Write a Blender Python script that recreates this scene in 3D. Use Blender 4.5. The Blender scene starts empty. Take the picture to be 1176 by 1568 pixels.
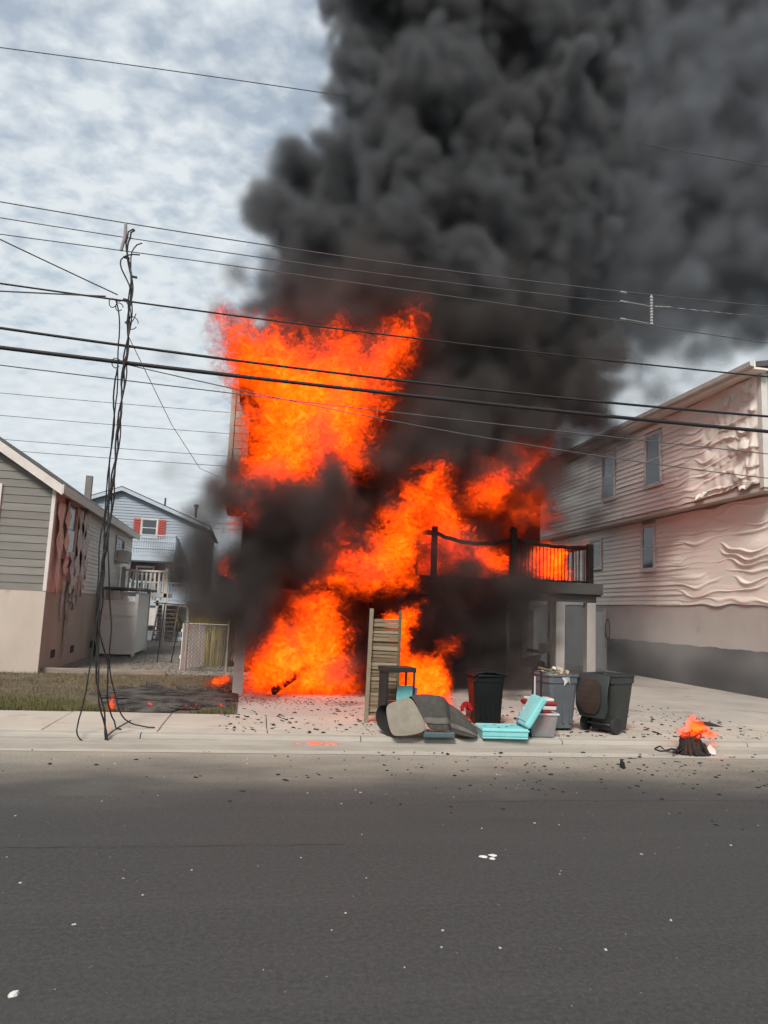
import bpy, bmesh, math, random
import numpy as np
from mathutils import Matrix, Vector, Euler

SC = bpy.context.scene
COL = SC.collection
rnd = random.Random(7)
nrg = np.random.default_rng(11)
PI = math.pi

# ------------------------------------------------------------------ camera
def make_camera():
    yaw, pitch, roll = (math.radians(v) for v in (10.1, 7.7, 2.4))
    f = Vector((math.sin(yaw) * math.cos(pitch), math.cos(yaw) * math.cos(pitch), math.sin(pitch)))
    r0 = Vector((math.cos(yaw), -math.sin(yaw), 0))
    u0 = r0.cross(f)
    right = math.cos(roll) * r0 + math.sin(roll) * u0
    up = -math.sin(roll) * r0 + math.cos(roll) * u0
    c = bpy.data.cameras.new('camera')
    o = bpy.data.objects.new('camera', c)
    COL.objects.link(o)
    m = Matrix((right, up, -f)).transposed().to_4x4()
    m.translation = (0, 0, 1.9)
    o.matrix_world = m
    c.sensor_fit = 'VERTICAL'
    c.sensor_height = 36
    c.lens = 26.0
    c.clip_end = 3000
    SC.camera = o
make_camera()

# ------------------------------------------------------------------ sky, sun, exposure
SUN_EL, SUN_AZ = math.radians(46), math.radians(205)      # azimuth clockwise from +Y: from the left, behind the camera
def make_world():
    w = bpy.data.worlds.new('World')
    SC.world = w
    w.use_nodes = True
    nt = w.node_tree
    N, L = nt.nodes, nt.links
    N.clear()
    out = N.new('ShaderNodeOutputWorld')
    sky = N.new('ShaderNodeTexSky')
    sky.sky_type = 'NISHITA'
    sky.sun_disc = False
    sky.sun_elevation = SUN_EL
    sky.sun_rotation = SUN_AZ
    sky.air_density = 1.0
    sky.dust_density = 1.5
    b1 = N.new('ShaderNodeBackground')
    b1.inputs[1].default_value = 0.12
    L.new(sky.outputs[0], b1.inputs[0])
    tc = N.new('ShaderNodeTexCoord')
    sep = N.new('ShaderNodeSeparateXYZ')
    L.new(tc.outputs['Generated'], sep.inputs[0])
    def mth(op, a, b=None, clamp=False):
        n = N.new('ShaderNodeMath'); n.operation = op; n.use_clamp = clamp
        for i, v in enumerate((a, b)):
            if v is None: continue
            if isinstance(v, (int, float)): n.inputs[i].default_value = v
            else: L.new(v, n.inputs[i])
        return n.outputs[0]
    zc = mth('MAXIMUM', sep.outputs[2], 0.0)
    den = mth('ADD', zc, 0.22)
    cx = mth('DIVIDE', sep.outputs[0], den)
    cy = mth('DIVIDE', sep.outputs[1], den)
    cmb = N.new('ShaderNodeCombineXYZ')
    L.new(cx, cmb.inputs[0]); L.new(cy, cmb.inputs[1])
    def noise(scale, detail, rough, dist=0.0, off=(0, 0, 0), stretch=(1, 1, 1)):
        mp = N.new('ShaderNodeMapping')
        mp.inputs['Location'].default_value = off
        mp.inputs['Rotation'].default_value = (0, 0, 0.6)
        mp.inputs['Scale'].default_value = stretch
        L.new(cmb.outputs[0], mp.inputs[0])
        n = N.new('ShaderNodeTexNoise')
        n.inputs['Scale'].default_value = scale
        n.inputs['Detail'].default_value = detail
        n.inputs['Roughness'].default_value = rough
        n.inputs['Distortion'].default_value = dist
        L.new(mp.outputs[0], n.inputs['Vector'])
        return n.outputs['Fac']
    n1 = noise(19.0, 4, 0.5, 0.15, (3.1, 1.7, 0), (1.0, 1.1, 1))      # the small cells of the cloud sheet
    n2 = noise(1.7, 3, 0.5, 0.3, (0.4, 2.2, 0))                        # broad thick and thin areas
    mixv = mth('ADD', mth('MULTIPLY', n1, 0.62), mth('MULTIPLY', n2, 0.55))
    low = mth('MULTIPLY', mth('SUBTRACT', 1.0, mth('MULTIPLY', zc, 1.9), True), 0.30)   # the sheet closes towards the horizon
    cov = mth('ADD', mixv, low)
    rmp = N.new('ShaderNodeValToRGB')
    rmp.color_ramp.elements[0].position = 0.46; rmp.color_ramp.elements[0].color = (0.55, 0.55, 0.55, 1)
    rmp.color_ramp.elements[1].position = 0.70; rmp.color_ramp.elements[1].color = (1, 1, 1, 1)
    L.new(cov, rmp.inputs[0])
    cr = N.new('ShaderNodeValToRGB')
    cr.color_ramp.elements[0].position = 0.35; cr.color_ramp.elements[0].color = (0.53, 0.605, 0.66, 1)
    cr.color_ramp.elements[1].position = 0.72; cr.color_ramp.elements[1].color = (0.70, 0.75, 0.78, 1)
    L.new(mixv, cr.inputs[0])
    b2 = N.new('ShaderNodeBackground')
    b2.inputs[1].default_value = 1.0
    L.new(cr.outputs[0], b2.inputs[0])
    mx = N.new('ShaderNodeMixShader')
    L.new(rmp.outputs[0], mx.inputs[0]); L.new(b1.outputs[0], mx.inputs[1]); L.new(b2.outputs[0], mx.inputs[2])
    L.new(mx.outputs[0], out.inputs[0])
make_world()

def make_sun():
    l = bpy.data.lights.new('sun', 'SUN')
    l.energy = 3.5
    l.angle = math.radians(16)
    l.color = (1.0, 0.93, 0.84)
    o = bpy.data.objects.new('sun', l)
    COL.objects.link(o)
    d = Vector((math.sin(SUN_AZ) * math.cos(SUN_EL), math.cos(SUN_AZ) * math.cos(SUN_EL), math.sin(SUN_EL)))
    o.rotation_euler = d.to_track_quat('Z', 'Y').to_euler()
    o.location = (0, 0, 60)
make_sun()

SC.view_settings.view_transform = 'Standard'
SC.view_settings.look = 'None'
SC.view_settings.exposure = 0.15
SC.view_settings.gamma = 1.0
SC.view_settings.use_curve_mapping = False
SC.render.engine = 'CYCLES'
cy = SC.cycles
cy.max_bounces = 4
cy.diffuse_bounces = 2
cy.glossy_bounces = 2
cy.transmission_bounces = 4
cy.transparent_max_bounces = 8
cy.volume_bounces = 1
cy.volume_step_rate = 1.0
cy.volume_max_steps = 600
cy.sample_clamp_indirect = 4.0
cy.use_denoising = True
cy.use_adaptive_sampling = True
cy.adaptive_threshold = 0.04
cy.adaptive_min_samples = 16
cy.caustics_reflective = False
cy.caustics_refractive = False

# ------------------------------------------------------------------ helpers
MATS = {}
def mat(name, c, c2=None, scale=4.0, detail=5, rough=0.8, bump=0.0, bscale=40.0, stretch=(1, 1, 1), metallic=0.0,
        world=False, contrast=0.25, spec=0.3, speck=None, speck_scale=120, speck_at=0.66, alpha=1.0, transmission=0.0, stain=None):
    if name in MATS: return MATS[name]
    m = bpy.data.materials.new(name)
    m.use_nodes = True
    nt = m.node_tree; N, L = nt.nodes, nt.links
    b = N['Principled BSDF']
    b.inputs['Roughness'].default_value = rough
    b.inputs['Metallic'].default_value = metallic
    b.inputs['Specular IOR Level'].default_value = spec
    if transmission: b.inputs['Transmission Weight'].default_value = transmission
    tc = N.new('ShaderNodeTexCoord')
    if world:
        g = N.new('ShaderNodeNewGeometry'); src = g.outputs['Position']
    else: src = tc.outputs['Object']
    mp = N.new('ShaderNodeMapping'); mp.inputs['Scale'].default_value = stretch
    L.new(src, mp.inputs[0])
    def noise(s, d=5, vec=None, r=0.55):
        n = N.new('ShaderNodeTexNoise'); n.inputs['Scale'].default_value = s; n.inputs['Detail'].default_value = d
        n.inputs['Roughness'].default_value = r
        L.new(vec or mp.outputs[0], n.inputs['Vector']); return n.outputs['Fac']
    if c2 is None: c2 = tuple(v * 0.8 for v in c)
    rp = N.new('ShaderNodeValToRGB')
    rp.color_ramp.elements[0].position = 0.5 - contrast; rp.color_ramp.elements[0].color = (*c2, 1)
    rp.color_ramp.elements[1].position = 0.5 + contrast; rp.color_ramp.elements[1].color = (*c, 1)
    L.new(noise(scale, detail), rp.inputs[0])
    col = rp.outputs[0]
    def mixc(fac, col, c3):
        mx = N.new('ShaderNodeMix'); mx.data_type = 'RGBA'
        L.new(fac, mx.inputs[0]); L.new(col, mx.inputs[6]); mx.inputs[7].default_value = (*c3, 1)
        return mx.outputs[2]
    if stain:                        # (colour, scale, threshold): dirt in patches of its own shape
        r2 = N.new('ShaderNodeValToRGB')
        r2.color_ramp.elements[0].position = stain[2]; r2.color_ramp.elements[1].position = stain[2] + 0.14
        L.new(noise(stain[1], 6, src), r2.inputs[0])
        col = mixc(r2.outputs[0], col, stain[0])
    if speck:
        r3 = N.new('ShaderNodeValToRGB')
        r3.color_ramp.elements[0].position = speck_at; r3.color_ramp.elements[1].position = speck_at + 0.05
        L.new(noise(speck_scale, 2, src), r3.inputs[0])
        col = mixc(r3.outputs[0], col, speck)
    L.new(col, b.inputs['Base Color'])
    if bump:
        bp = N.new('ShaderNodeBump'); bp.inputs['Strength'].default_value = bump; bp.inputs['Distance'].default_value = 0.02
        L.new(noise(bscale, 4), bp.inputs['Height']); L.new(bp.outputs[0], b.inputs['Normal'])
    MATS[name] = m
    return m

class MB:
    """collects shapes, builds ONE mesh object"""
    def __init__(s): s.v = []; s.f = []
    def add(s, vs, fs):
        k = len(s.v); s.v += [tuple(p) for p in vs]; s.f += [tuple(i + k for i in f) for f in fs]; return s
    def box(s, x0, x1, y0, y1, z0, z1):
        return s.hexa([(x0, y0, z0), (x1, y0, z0), (x1, y1, z0), (x0, y1, z0), (x0, y0, z1), (x1, y0, z1), (x1, y1, z1), (x0, y1, z1)])
    def hexa(s, p):
        return s.add(p, [(0, 3, 2, 1), (4, 5, 6, 7), (0, 1, 5, 4), (1, 2, 6, 5), (2, 3, 7, 6), (3, 0, 4, 7)])
    def obox(s, c, size, rot=(0, 0, 0)):
        R = Euler(rot).to_matrix(); a, b, d = (v / 2 for v in size); c = Vector(c)
        p = [c + R @ Vector(q) for q in ((-a, -b, -d), (a, -b, -d), (a, b, -d), (-a, b, -d), (-a, -b, d), (a, -b, d), (a, b, d), (-a, b, d))]
        return s.hexa(p)
    def bar(s, a, b, w, h=None):
        a, b = Vector(a), Vector(b); h = h or w; d = (b - a)
        q = d.to_track_quat('X', 'Z').to_matrix(); l = d.length / 2; c = (a + b) / 2
        p = [c + q @ Vector((x * l, y * w / 2, z * h / 2)) for x, y, z in ((-1, -1, -1), (1, -1, -1), (1, 1, -1), (-1, 1, -1), (-1, -1, 1), (1, -1, 1), (1, 1, 1), (-1, 1, 1))]
        return s.hexa(p)
    def prism(s, poly, axis, a0, a1):
        """poly in the two other axes, in order"""
        n = len(poly)
        def pt(u, v, a): return {'x': (a, u, v), 'y': (u, a, v), 'z': (u, v, a)}[axis]
        vs = [pt(u, v, a0) for u, v in poly] + [pt(u, v, a1) for u, v in poly]
        return s.add(vs, [tuple(range(n))[::-1], tuple(range(n, 2 * n))] + [(i, (i + 1) % n, n + (i + 1) % n, n + i) for i in range(n)])
    def tube(s, pts, r, n=6, caps=True):
        pts = [Vector(p) for p in pts]; rs = r if isinstance(r, (list, tuple)) else [r] * len(pts)
        k0 = len(s.v); up = Vector((0, 0, 1))
        prev = None
        for i, p in enumerate(pts):
            t = (pts[min(i + 1, len(pts) - 1)] - pts[max(i - 1, 0)])
            if t.length < 1e-9: t = Vector((0, 0, 1))
            t.normalize()
            if prev is None:
                a = t.cross(up if abs(t.z) < .9 else Vector((1, 0, 0))).normalized()
            else:
                a = (prev - t * prev.dot(t)).normalized()
            prev = a; b = t.cross(a)
            for j in range(n):
                an = 2 * PI * j / n; s.v.append(tuple(p + (a * math.cos(an) + b * math.sin(an)) * rs[i]))
        for i in range(len(pts) - 1):
            for j in range(n):
                s.f.append((k0 + i * n + j, k0 + i * n + (j + 1) % n, k0 + (i + 1) * n + (j + 1) % n, k0 + (i + 1) * n + j))
        if caps:
            s.f.append(tuple(k0 + j for j in range(n))[::-1]); s.f.append(tuple(k0 + (len(pts) - 1) * n + j for j in range(n)))
        return s
    def lathe(s, prof, n=16, c=(0, 0, 0), axis='z'):
        k0 = len(s.v)
        for r, z in prof:
            for j in range(n):
                a = 2 * PI * j / n; p = (r * math.cos(a), r * math.sin(a), z)
                if axis == 'x': p = (p[2], p[0], p[1])
                if axis == 'y': p = (p[0], p[2], p[1])
                s.v.append((p[0] + c[0], p[1] + c[1], p[2] + c[2]))
        for i in range(len(prof) - 1):
            for j in range(n):
                s.f.append((k0 + i * n + j, k0 + i * n + (j + 1) % n, k0 + (i + 1) * n + (j + 1) % n, k0 + (i + 1) * n + j))
        s.f.append(tuple(k0 + j for j in range(n))[::-1]); s.f.append(tuple(k0 + (len(prof) - 1) * n + j for j in range(n)))
        return s
    def grid(s, pts, nu, nv, thick=None):
        """pts[u][v] sheet; thick = vector offset for a back face"""
        k0 = len(s.v); s.v += [tuple(p) for row in pts for p in row]
        for i in range(nu - 1):
            for j in range(nv - 1):
                s.f.append((k0 + i * nv + j, k0 + (i + 1) * nv + j, k0 + (i + 1) * nv + j + 1, k0 + i * nv + j + 1))
        return s
    def mesh(s, name, m, smooth=False):
        me = bpy.data.meshes.new(name); me.from_pydata(s.v, [], s.f); me.materials.append(m)
        bm = bmesh.new(); bm.from_mesh(me); bmesh.ops.recalc_face_normals(bm, faces=bm.faces); bm.to_mesh(me); bm.free()
        if smooth: me.shade_smooth()
        return me
    def build(s, name, m, parent=None, bevel=0, smooth=False, solid=0, sub=0):
        o = bpy.data.objects.new(name, s.mesh(name, m, smooth)); COL.objects.link(o); o.parent = parent
        if solid:
            md = o.modifiers.new('solid', 'SOLIDIFY'); md.thickness = solid
        if bevel:
            md = o.modifiers.new('bevel', 'BEVEL'); md.width = bevel; md.segments = 2; md.limit_method = 'ANGLE'
        if sub:
            md = o.modifiers.new('sub', 'SUBSURF'); md.levels = sub; md.render_levels = sub
        return o

def tag(o, label=None, cat=None, group=None, kind=None):
    if label: o['label'] = label
    if cat: o['category'] = cat
    if group: o['group'] = group
    if kind: o['kind'] = kind
    return o
def thing(name, label, cat, loc=(0, 0, 0), rz=0, group=None):
    o = bpy.data.objects.new(name, None); COL.objects.link(o); o.empty_display_size = 0.2
    o.location = loc; o.rotation_euler = (0, 0, rz)
    return tag(o, label, cat, group)
def inst(name, me, parent, loc=(0, 0, 0), rot=(0, 0, 0), scale=(1, 1, 1)):
    o = bpy.data.objects.new(name, me); COL.objects.link(o); o.parent = parent
    o.location = loc; o.rotation_euler = rot; o.scale = scale
    return o
# ------------------------------------------------------------------ the setting
def st(x, y): return y - 0.018 * x          # the street runs one degree off the houses
GZ = 0.15                                    # level of the lots and the pavement

def asphalt():
    m = bpy.data.materials.new('asphalt'); m.use_nodes = True
    nt = m.node_tree; N, L = nt.nodes, nt.links
    b = N['Principled BSDF']; b.inputs['Roughness'].default_value = 0.86; b.inputs['Specular IOR Level'].default_value = 0.25
    g = N.new('ShaderNodeNewGeometry'); P = g.outputs['Position']
    sp = N.new('ShaderNodeSeparateXYZ'); L.new(P, sp.inputs[0])
    def noise(s, d, stretch=(1, 1, 1), r=0.55):
        mp = N.new('ShaderNodeMapping'); mp.inputs['Scale'].default_value = stretch; L.new(P, mp.inputs[0])
        n = N.new('ShaderNodeTexNoise'); n.inputs['Scale'].default_value = s; n.inputs['Detail'].default_value = d; n.inputs['Roughness'].default_value = r
        L.new(mp.outputs[0], n.inputs['Vector']); return n.outputs['Fac']
    def mth(op, a, b_=None, clamp=False):
        n = N.new('ShaderNodeMath'); n.operation = op; n.use_clamp = clamp
        for i, v in enumerate((a, b_)):
            if v is None: continue
            if isinstance(v, (int, float)): n.inputs[i].default_value = v
            else: L.new(v, n.inputs[i])
        return n.outputs[0]
    def ramp(f, p0, c0, p1, c1):
        r = N.new('ShaderNodeValToRGB'); e = r.color_ramp.elements
        e[0].position = p0; e[0].color = (*c0, 1); e[1].position = p1; e[1].color = (*c1, 1); L.new(f, r.inputs[0]); return r.outputs[0]
    def mix(f, a, c):
        mx = N.new('ShaderNodeMix'); mx.data_type = 'RGBA'; L.new(f, mx.inputs[0])
        for i, v in ((6, a), (7, c)):
            if isinstance(v, tuple): mx.inputs[i].default_value = (*v, 1)
            else: L.new(v, mx.inputs[i])
        return mx.outputs[2]
    base = ramp(noise(0.9, 6, (0.25, 1.0, 1)), 0.3, (0.0265, 0.0275, 0.028), 0.7, (0.0365, 0.0375, 0.038))
    fine = ramp(noise(160, 3, (1, 1, 1), 0.7), 0.36, (0.014, 0.014, 0.0135), 0.66, (0.088, 0.09, 0.09))
    col = mix(mth('MULTIPLY', noise(45, 2), 0.95), base, fine)
    # pale aggregate showing at the surface
    col = mix(ramp(noise(75, 2), 0.70, (0, 0, 0), 0.76, (0.75, 0.75, 0.75)), col, (0.26, 0.25, 0.24))
    # wheel-track streaks along the road
    streak = ramp(noise(1.0, 5, (0.06, 2.4, 1)), 0.52, (0, 0, 0), 0.75, (0.16, 0.16, 0.16))
    col = mix(streak, col, (0.10, 0.097, 0.09))
    col = mix(ramp(noise(26, 6, (1, 1, 1), 0.8), 0.40, (0, 0, 0), 0.72, (0.75, 0.75, 0.75)), col, (0.085, 0.083, 0.078))
    col = mix(ramp(noise(34, 5, (1.3, 1, 1), 0.8), 0.56, (0, 0, 0), 0.72, (0.8, 0.8, 0.8)), col, (0.018, 0.018, 0.018))
    col = mix(ramp(noise(0.8, 4, (0.5, 1, 1)), 0.62, (0, 0, 0), 0.7, (0.35, 0.35, 0.35)), col, (0.032, 0.032, 0.031))
    # sand and dust lying along the kerb
    d = mth('SUBTRACT', sp.outputs[1], mth('MULTIPLY', sp.outputs[0], -0.018))
    d = mth('ADD', d, mth('MULTIPLY', mth('SUBTRACT', noise(0.9, 6, (0.45, 1, 1), 0.65), 0.5), 2.6))
    dust = N.new('ShaderNodeMapRange'); dust.interpolation_type = 'SMOOTHERSTEP'; dust.inputs[1].default_value = 7.2; dust.inputs[2].default_value = 11.4
    dust.inputs[3].default_value = 0.0; dust.inputs[4].default_value = 0.95; L.new(d, dust.inputs[0])
    col = mix(mth('MULTIPLY', dust.outputs[0], mth('ADD', noise(30, 3), 0.45)), col, (0.36, 0.325, 0.265))
    L.new(col, b.inputs['Base Color'])
    bp = N.new('ShaderNodeBump'); bp.inputs['Strength'].default_value = 0.7; bp.inputs['Distance'].default_value = 0.006
    L.new(noise(140, 3, (1, 1, 1), 0.7), bp.inputs['Height']); L.new(bp.outputs[0], b.inputs['Normal'])
    return m
ASPH = asphalt()
CONC = mat('concrete_walk', (0.46, 0.41, 0.345), (0.37, 0.33, 0.28), scale=1.6, rough=0.9, bump=0.25, bscale=60, world=True, speck=(0.30, 0.28, 0.25), speck_scale=55, stain=((0.30, 0.275, 0.25), 1.1, 0.60))
GUTT = mat('concrete_gutter', (0.44, 0.40, 0.35), (0.33, 0.30, 0.265), scale=2.4, stretch=(0.3, 1.5, 1), rough=0.9, bump=0.3, bscale=60, world=True, speck=(0.24, 0.22, 0.2), speck_scale=40)
KERB = mat('concrete_kerb', (0.40, 0.365, 0.315), (0.27, 0.25, 0.22), scale=3, stretch=(0.4, 1, 3), rough=0.9, bump=0.3, bscale=50, world=True)
DRIV = mat('concrete_drive', (0.42, 0.38, 0.335), (0.31, 0.285, 0.255), scale=0.8, rough=0.9, bump=0.2, bscale=60, world=True, stain=((0.13, 0.12, 0.11), 0.9, 0.60), speck=(0.12, 0.11, 0.1), speck_scale=30, speck_at=0.70)

def ground():
    b = MB(); b.add([(-1500, -1500, -0.03), (1500, -1500, -0.03), (1500, 1500, -0.03), (-1500, 1500, -0.03)], [(0, 1, 2, 3)])
    tag(b.build('ground', mat('far_ground', (0.20, 0.19, 0.16), (0.14, 0.14, 0.11), scale=0.2, world=True)), kind='structure')
    b = MB(); xs = np.linspace(-60, 60, 41)
    b.grid([[(x, -8, 0), (x, st(x, 10.12), 0)] for x in xs], 41, 2)
    rd = tag(b.build('road', ASPH), kind='structure')
    TAR = mat('tar_crack', (0.03, 0.03, 0.03), (0.06, 0.059, 0.057), scale=9, rough=.7, world=True)
    for k, (xa, xb, y) in enumerate(((-7, .9, 6.35), (2.2, 7.5, 7.65))):
        rr = random.Random(k + 50); rows = []; yy = y
        for x in np.linspace(xa, xb, 120):
            yy += rr.uniform(-.012, .012) + (y - yy) * .06; w = .0015 + .005 * rr.random() ** 2
            rows.append([(x, yy - w, .004), (x, yy + w, .004)])
        MB().grid(rows, 120, 2).build('crack', TAR, rd)
    # long cracks and joints of the paving, thin sunken tar lines
    b = MB(); xs = np.linspace(-60, 60, 241)
    b.grid([[(x, st(x, 10.12), 0.004), (x, st(x, 10.66), 0.018)] for x in xs], 241, 2)
    tag(b.build('gutter', GUTT), kind='structure')
ground()

def kerb():
    root = bpy.data.objects.new('kerb', None); COL.objects.link(root); tag(root, kind='structure')
    prof = [(0, -0.02), (0, 0.085), (0.015, 0.115), (0.045, 0.135), (0.16, 0.145), (0.16, -0.02)]
    me = MB().prism(prof, 'x', -1.493, 1.493).mesh('kerb_stone', KERB)
    for i in range(-4, 9):
        x = i * 3.0 + 0.2
        o = inst('kerb_stone', me, root, (x, st(x, 10.66), 0.0), (0, 0, -0.018))
kerb()

def sidewalk():
    root = bpy.data.objects.new('sidewalk', None); COL.objects.link(root); tag(root, kind='structure')
    MB().box(-30, 40, 10.3, 13.2, -0.02, 0.07).build('bedding', KERB, root)
    rows = [(10.82, 0.42), (11.255, 1.34)]
    for k, (y0, w) in enumerate(rows):
        for v in range(2):
            pass
        base = MB().box(-0.744, 0.744, 0, w, -0.06, 0.0).mesh('slab', CONC)
        for i in range(-9, 15):
            x = i * 1.5 - 0.35
            o = inst('slab', base, root, (x, st(x, y0), GZ - 0.003 * rnd.random()), (rnd.uniform(-.002, .002), rnd.uniform(-.002, .002), -0.018))
            md = o.modifiers.new('bevel', 'BEVEL'); md.width = 0.008; md.segments = 1
sidewalk()

def driveway():
    root = bpy.data.objects.new('driveway', None); COL.objects.link(root); tag(root, kind='structure')
    xs = [-0.05, 3.3, 6.6, 9.9, 13.2, 16.5, 19.8]; ys = [12.62, 15.6, 18.6, 21.6, 24.6, 27.6, 30.6]
    for i in range(len(xs) - 1):
        for j in range(len(ys) - 1):
            x0, x1 = xs[i] + .006, xs[i + 1] - .006
            a0 = st(x0, ys[j]) + .006 if j == 0 else ys[j] + .006
            a1 = st(x1, ys[j]) + .006 if j == 0 else ys[j] + .006
            z = GZ - rnd.random() * 0.004
            b = MB().hexa([(x0, a0, 0), (x1, a1, 0), (x1, ys[j + 1] - .006, 0), (x0, ys[j + 1] - .006, 0),
                           (x0, a0, z), (x1, a1, z), (x1, ys[j + 1] - .006, z), (x0, ys[j + 1] - .006, z)])
            b.build('concrete_panel', DRIV, root, bevel=0.006)
    MB().box(-0.04, 19.79, 12.7, 30.5, -0.02, 0.06).build('bedding', KERB, root)
driveway()

SOIL = mat('dry_lawn_soil', (0.15, 0.125, 0.085), (0.075, 0.062, 0.045), scale=3, rough=0.95, bump=0.8, bscale=30, world=True, stain=((0.03, 0.028, 0.027), 1.0, 0.60), speck=(0.22, 0.19, 0.13), speck_scale=60, speck_at=0.62)
ASHG = mat('scorched_soil', (0.10, 0.09, 0.078), (0.012, 0.012, 0.011), scale=3.2, contrast=.12, rough=0.95, bump=0.8, bscale=30, world=True, speck=(0.16, 0.155, 0.15), speck_scale=26, speck_at=0.64)
GRAV = mat('gravel_bed', (0.20, 0.18, 0.155), (0.10, 0.09, 0.078), scale=22, rough=0.95, bump=1.0, bscale=45, world=True, speck=(0.33, 0.30, 0.26), speck_scale=38, speck_at=0.60)
def yard():
    def sheet(name, x0, x1, y0, y1, z, m, n=40, amp=0.03, edge=True):
        b = MB(); rows = []
        for x in np.linspace(x0, x1, n):
            r = []
            for t in np.linspace(0, 1, n):
                ya = st(x, y0) if edge else y0
                y = ya + (y1 - ya) * t
                e = min(1, 8 * t, 8 * (1 - t) + .3)
                r.append((x, y, z + e * amp * (math.sin(x * 2.1 + y) * .4 + math.sin(y * 3.3 - x * 1.2) * .3 + rnd.uniform(-.35, .35))))
            rows.append(r)
        b.grid(rows, n, n)
        return tag(b.build(name, m, smooth=True), kind='structure')
    sheet('lawn', -16, -0.05, 12.62, 19.2, GZ - 0.012, SOIL)
    sheet('gravel_yard', -16, -0.05, 19.2, 46, GZ - 0.012, GRAV, edge=False)
    # scorched patch beside the burning house: an irregular blotch lying on the lawn
    b = MB(); c = (-1.25, 14.6); n = 46; vs = [(c[0], c[1], GZ + 0.022)]
    for ring in (0.35, 0.7, 1.0):
        for i in range(n):
            a = 2 * PI * i / n
            r = ring * (.92 + .20 * math.sin(3 * a + 1) + .14 * math.sin(7 * a) + .22 * rnd.uniform(-1, 1))
            x = c[0] + 1.55 * r * math.cos(a); y = c[1] + 2.1 * r * math.sin(a)
            x = min(x, -0.07); y = max(y, st(x, 12.64))
            vs.append((x, y, GZ + (0.024 if ring < 1 else 0.004)))
    fs = [(0, 1 + i, 1 + (i + 1) % n) for i in range(n)]
    for k in range(2):
        for i in range(n):
            a, q = 1 + k * n + i, 1 + k * n + (i + 1) % n
            fs.append((a, a + n, q + n, q))
    b.add(vs, fs); tag(b.build('scorched_ground', ASHG, smooth=True), kind='structure')
yard()

def grass():
    gm = mat('grass_blade', (0.15, 0.135, 0.055), (0.085, 0.085, 0.032), scale=3, rough=0.7, world=True)
    gd = mat('grass_blade_dry', (0.23, 0.19, 0.11), (0.13, 0.10, 0.06), scale=3, rough=0.8, world=True)
    def patch(name, m, n, fx, fy, h, label):
        x = fx(n); y = fy(n, x)
        keep = ~(((x + 1.25) / 1.5) ** 2 + ((y - 14.6) / 2.0) ** 2 < 1.0)
        x, y = x[keep], y[keep]; n = len(x)
        a = nrg.uniform(0, 2 * PI, n); w = nrg.uniform(.004, .009, n); hh = h * nrg.uniform(.4, 1.2, n); lean = nrg.uniform(0, .8, n) * hh; la = nrg.uniform(0, 2 * PI, n)
        v = np.empty((n, 3, 3)); z = GZ
        v[:, 0] = np.stack([x - w * np.cos(a), y - w * np.sin(a), np.full(n, z - .01)], 1)
        v[:, 1] = np.stack([x + w * np.cos(a), y + w * np.sin(a), np.full(n, z - .01)], 1)
        v[:, 2] = np.stack([x + lean * np.cos(la), y + lean * np.sin(la), z + hh], 1)
        me = bpy.data.meshes.new(name); me.from_pydata(v.reshape(-1, 3), [], np.arange(3 * n).reshape(-1, 3).tolist()); me.materials.append(m)
        o = bpy.data.objects.new(name, me); COL.objects.link(o); tag(o, label, 'grass', kind='stuff')
    patch('grass', gm, 26000, lambda n: nrg.uniform(-7.5, -0.1, n), lambda n, x: st(x, 12.66) + np.abs(nrg.normal(0, .75, n)), 0.07, 'short green grass strip along the back of the sidewalk')
    patch('dry_grass', gd, 22000, lambda n: nrg.uniform(-7.5, -0.1, n), lambda n, x: st(x, 12.66) + nrg.uniform(.2, 6.3, n), 0.05, 'thin dry brown grass on the bare lawn')
grass()

def gravel():
    n = 5200; gm = mat('gravel_stone', (0.34, 0.31, 0.27), (0.14, 0.13, 0.115), scale=6, rough=0.9, world=True)
    x = nrg.uniform(-4.6, -0.2, n); y = 19.3 + nrg.beta(1, 1.6, n) * 7; s = nrg.uniform(.012, .035, n)
    base = np.array([(1, 0, 0), (-.5, .86, 0), (-.5, -.86, 0), (.1, .1, .9), (0, 0, -.5)]); fc = [(0, 1, 3), (1, 2, 3), (2, 0, 3), (1, 0, 4), (2, 1, 4), (0, 2, 4)]
    an = nrg.uniform(0, 2 * PI, n); c, q = np.cos(an), np.sin(an)
    v = np.empty((n, 5, 3))
    for k in range(5):
        bx, by, bz = base[k]
        v[:, k, 0] = x + s * (bx * c - by * q); v[:, k, 1] = y + s * (bx * q + by * c); v[:, k, 2] = GZ + s * bz * .8
    f = (np.arange(n)[:, None, None] * 5 + np.array(fc)[None]).reshape(-1, 3)
    me = bpy.data.meshes.new('gravel'); me.from_pydata(v.reshape(-1, 3), [], f.tolist()); me.materials.append(gm)
    o = bpy.data.objects.new('gravel', me); COL.objects.link(o); tag(o, 'loose grey brown gravel in the side yard', 'gravel', kind='stuff')
gravel()
# ------------------------------------------------------------------ houses
WHITE = mat('white_trim', (0.66, 0.63, 0.59), (0.54, 0.51, 0.48), scale=3, rough=0.6, stain=((0.36, 0.33, 0.30), 2.5, 0.66))
GLASS = mat('window_glass', (0.055, 0.07, 0.085), (0.035, 0.045, 0.055), scale=1, rough=0.06, spec=0.9)
SHING = mat('roof_shingle', (0.12, 0.115, 0.11), (0.07, 0.07, 0.07), scale=8, rough=0.9, bump=0.6, bscale=30)
SOOT = mat('charred_wood', (0.022, 0.019, 0.017), (0.008, 0.007, 0.006), scale=9, rough=0.85, bump=0.9, bscale=24, stretch=(1, 1, 1))
CHARW = mat('charred_wall', (0.05, 0.036, 0.028), (0.012, 0.01, 0.009), scale=1.6, rough=0.92, bump=0.6, bscale=14)

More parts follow.
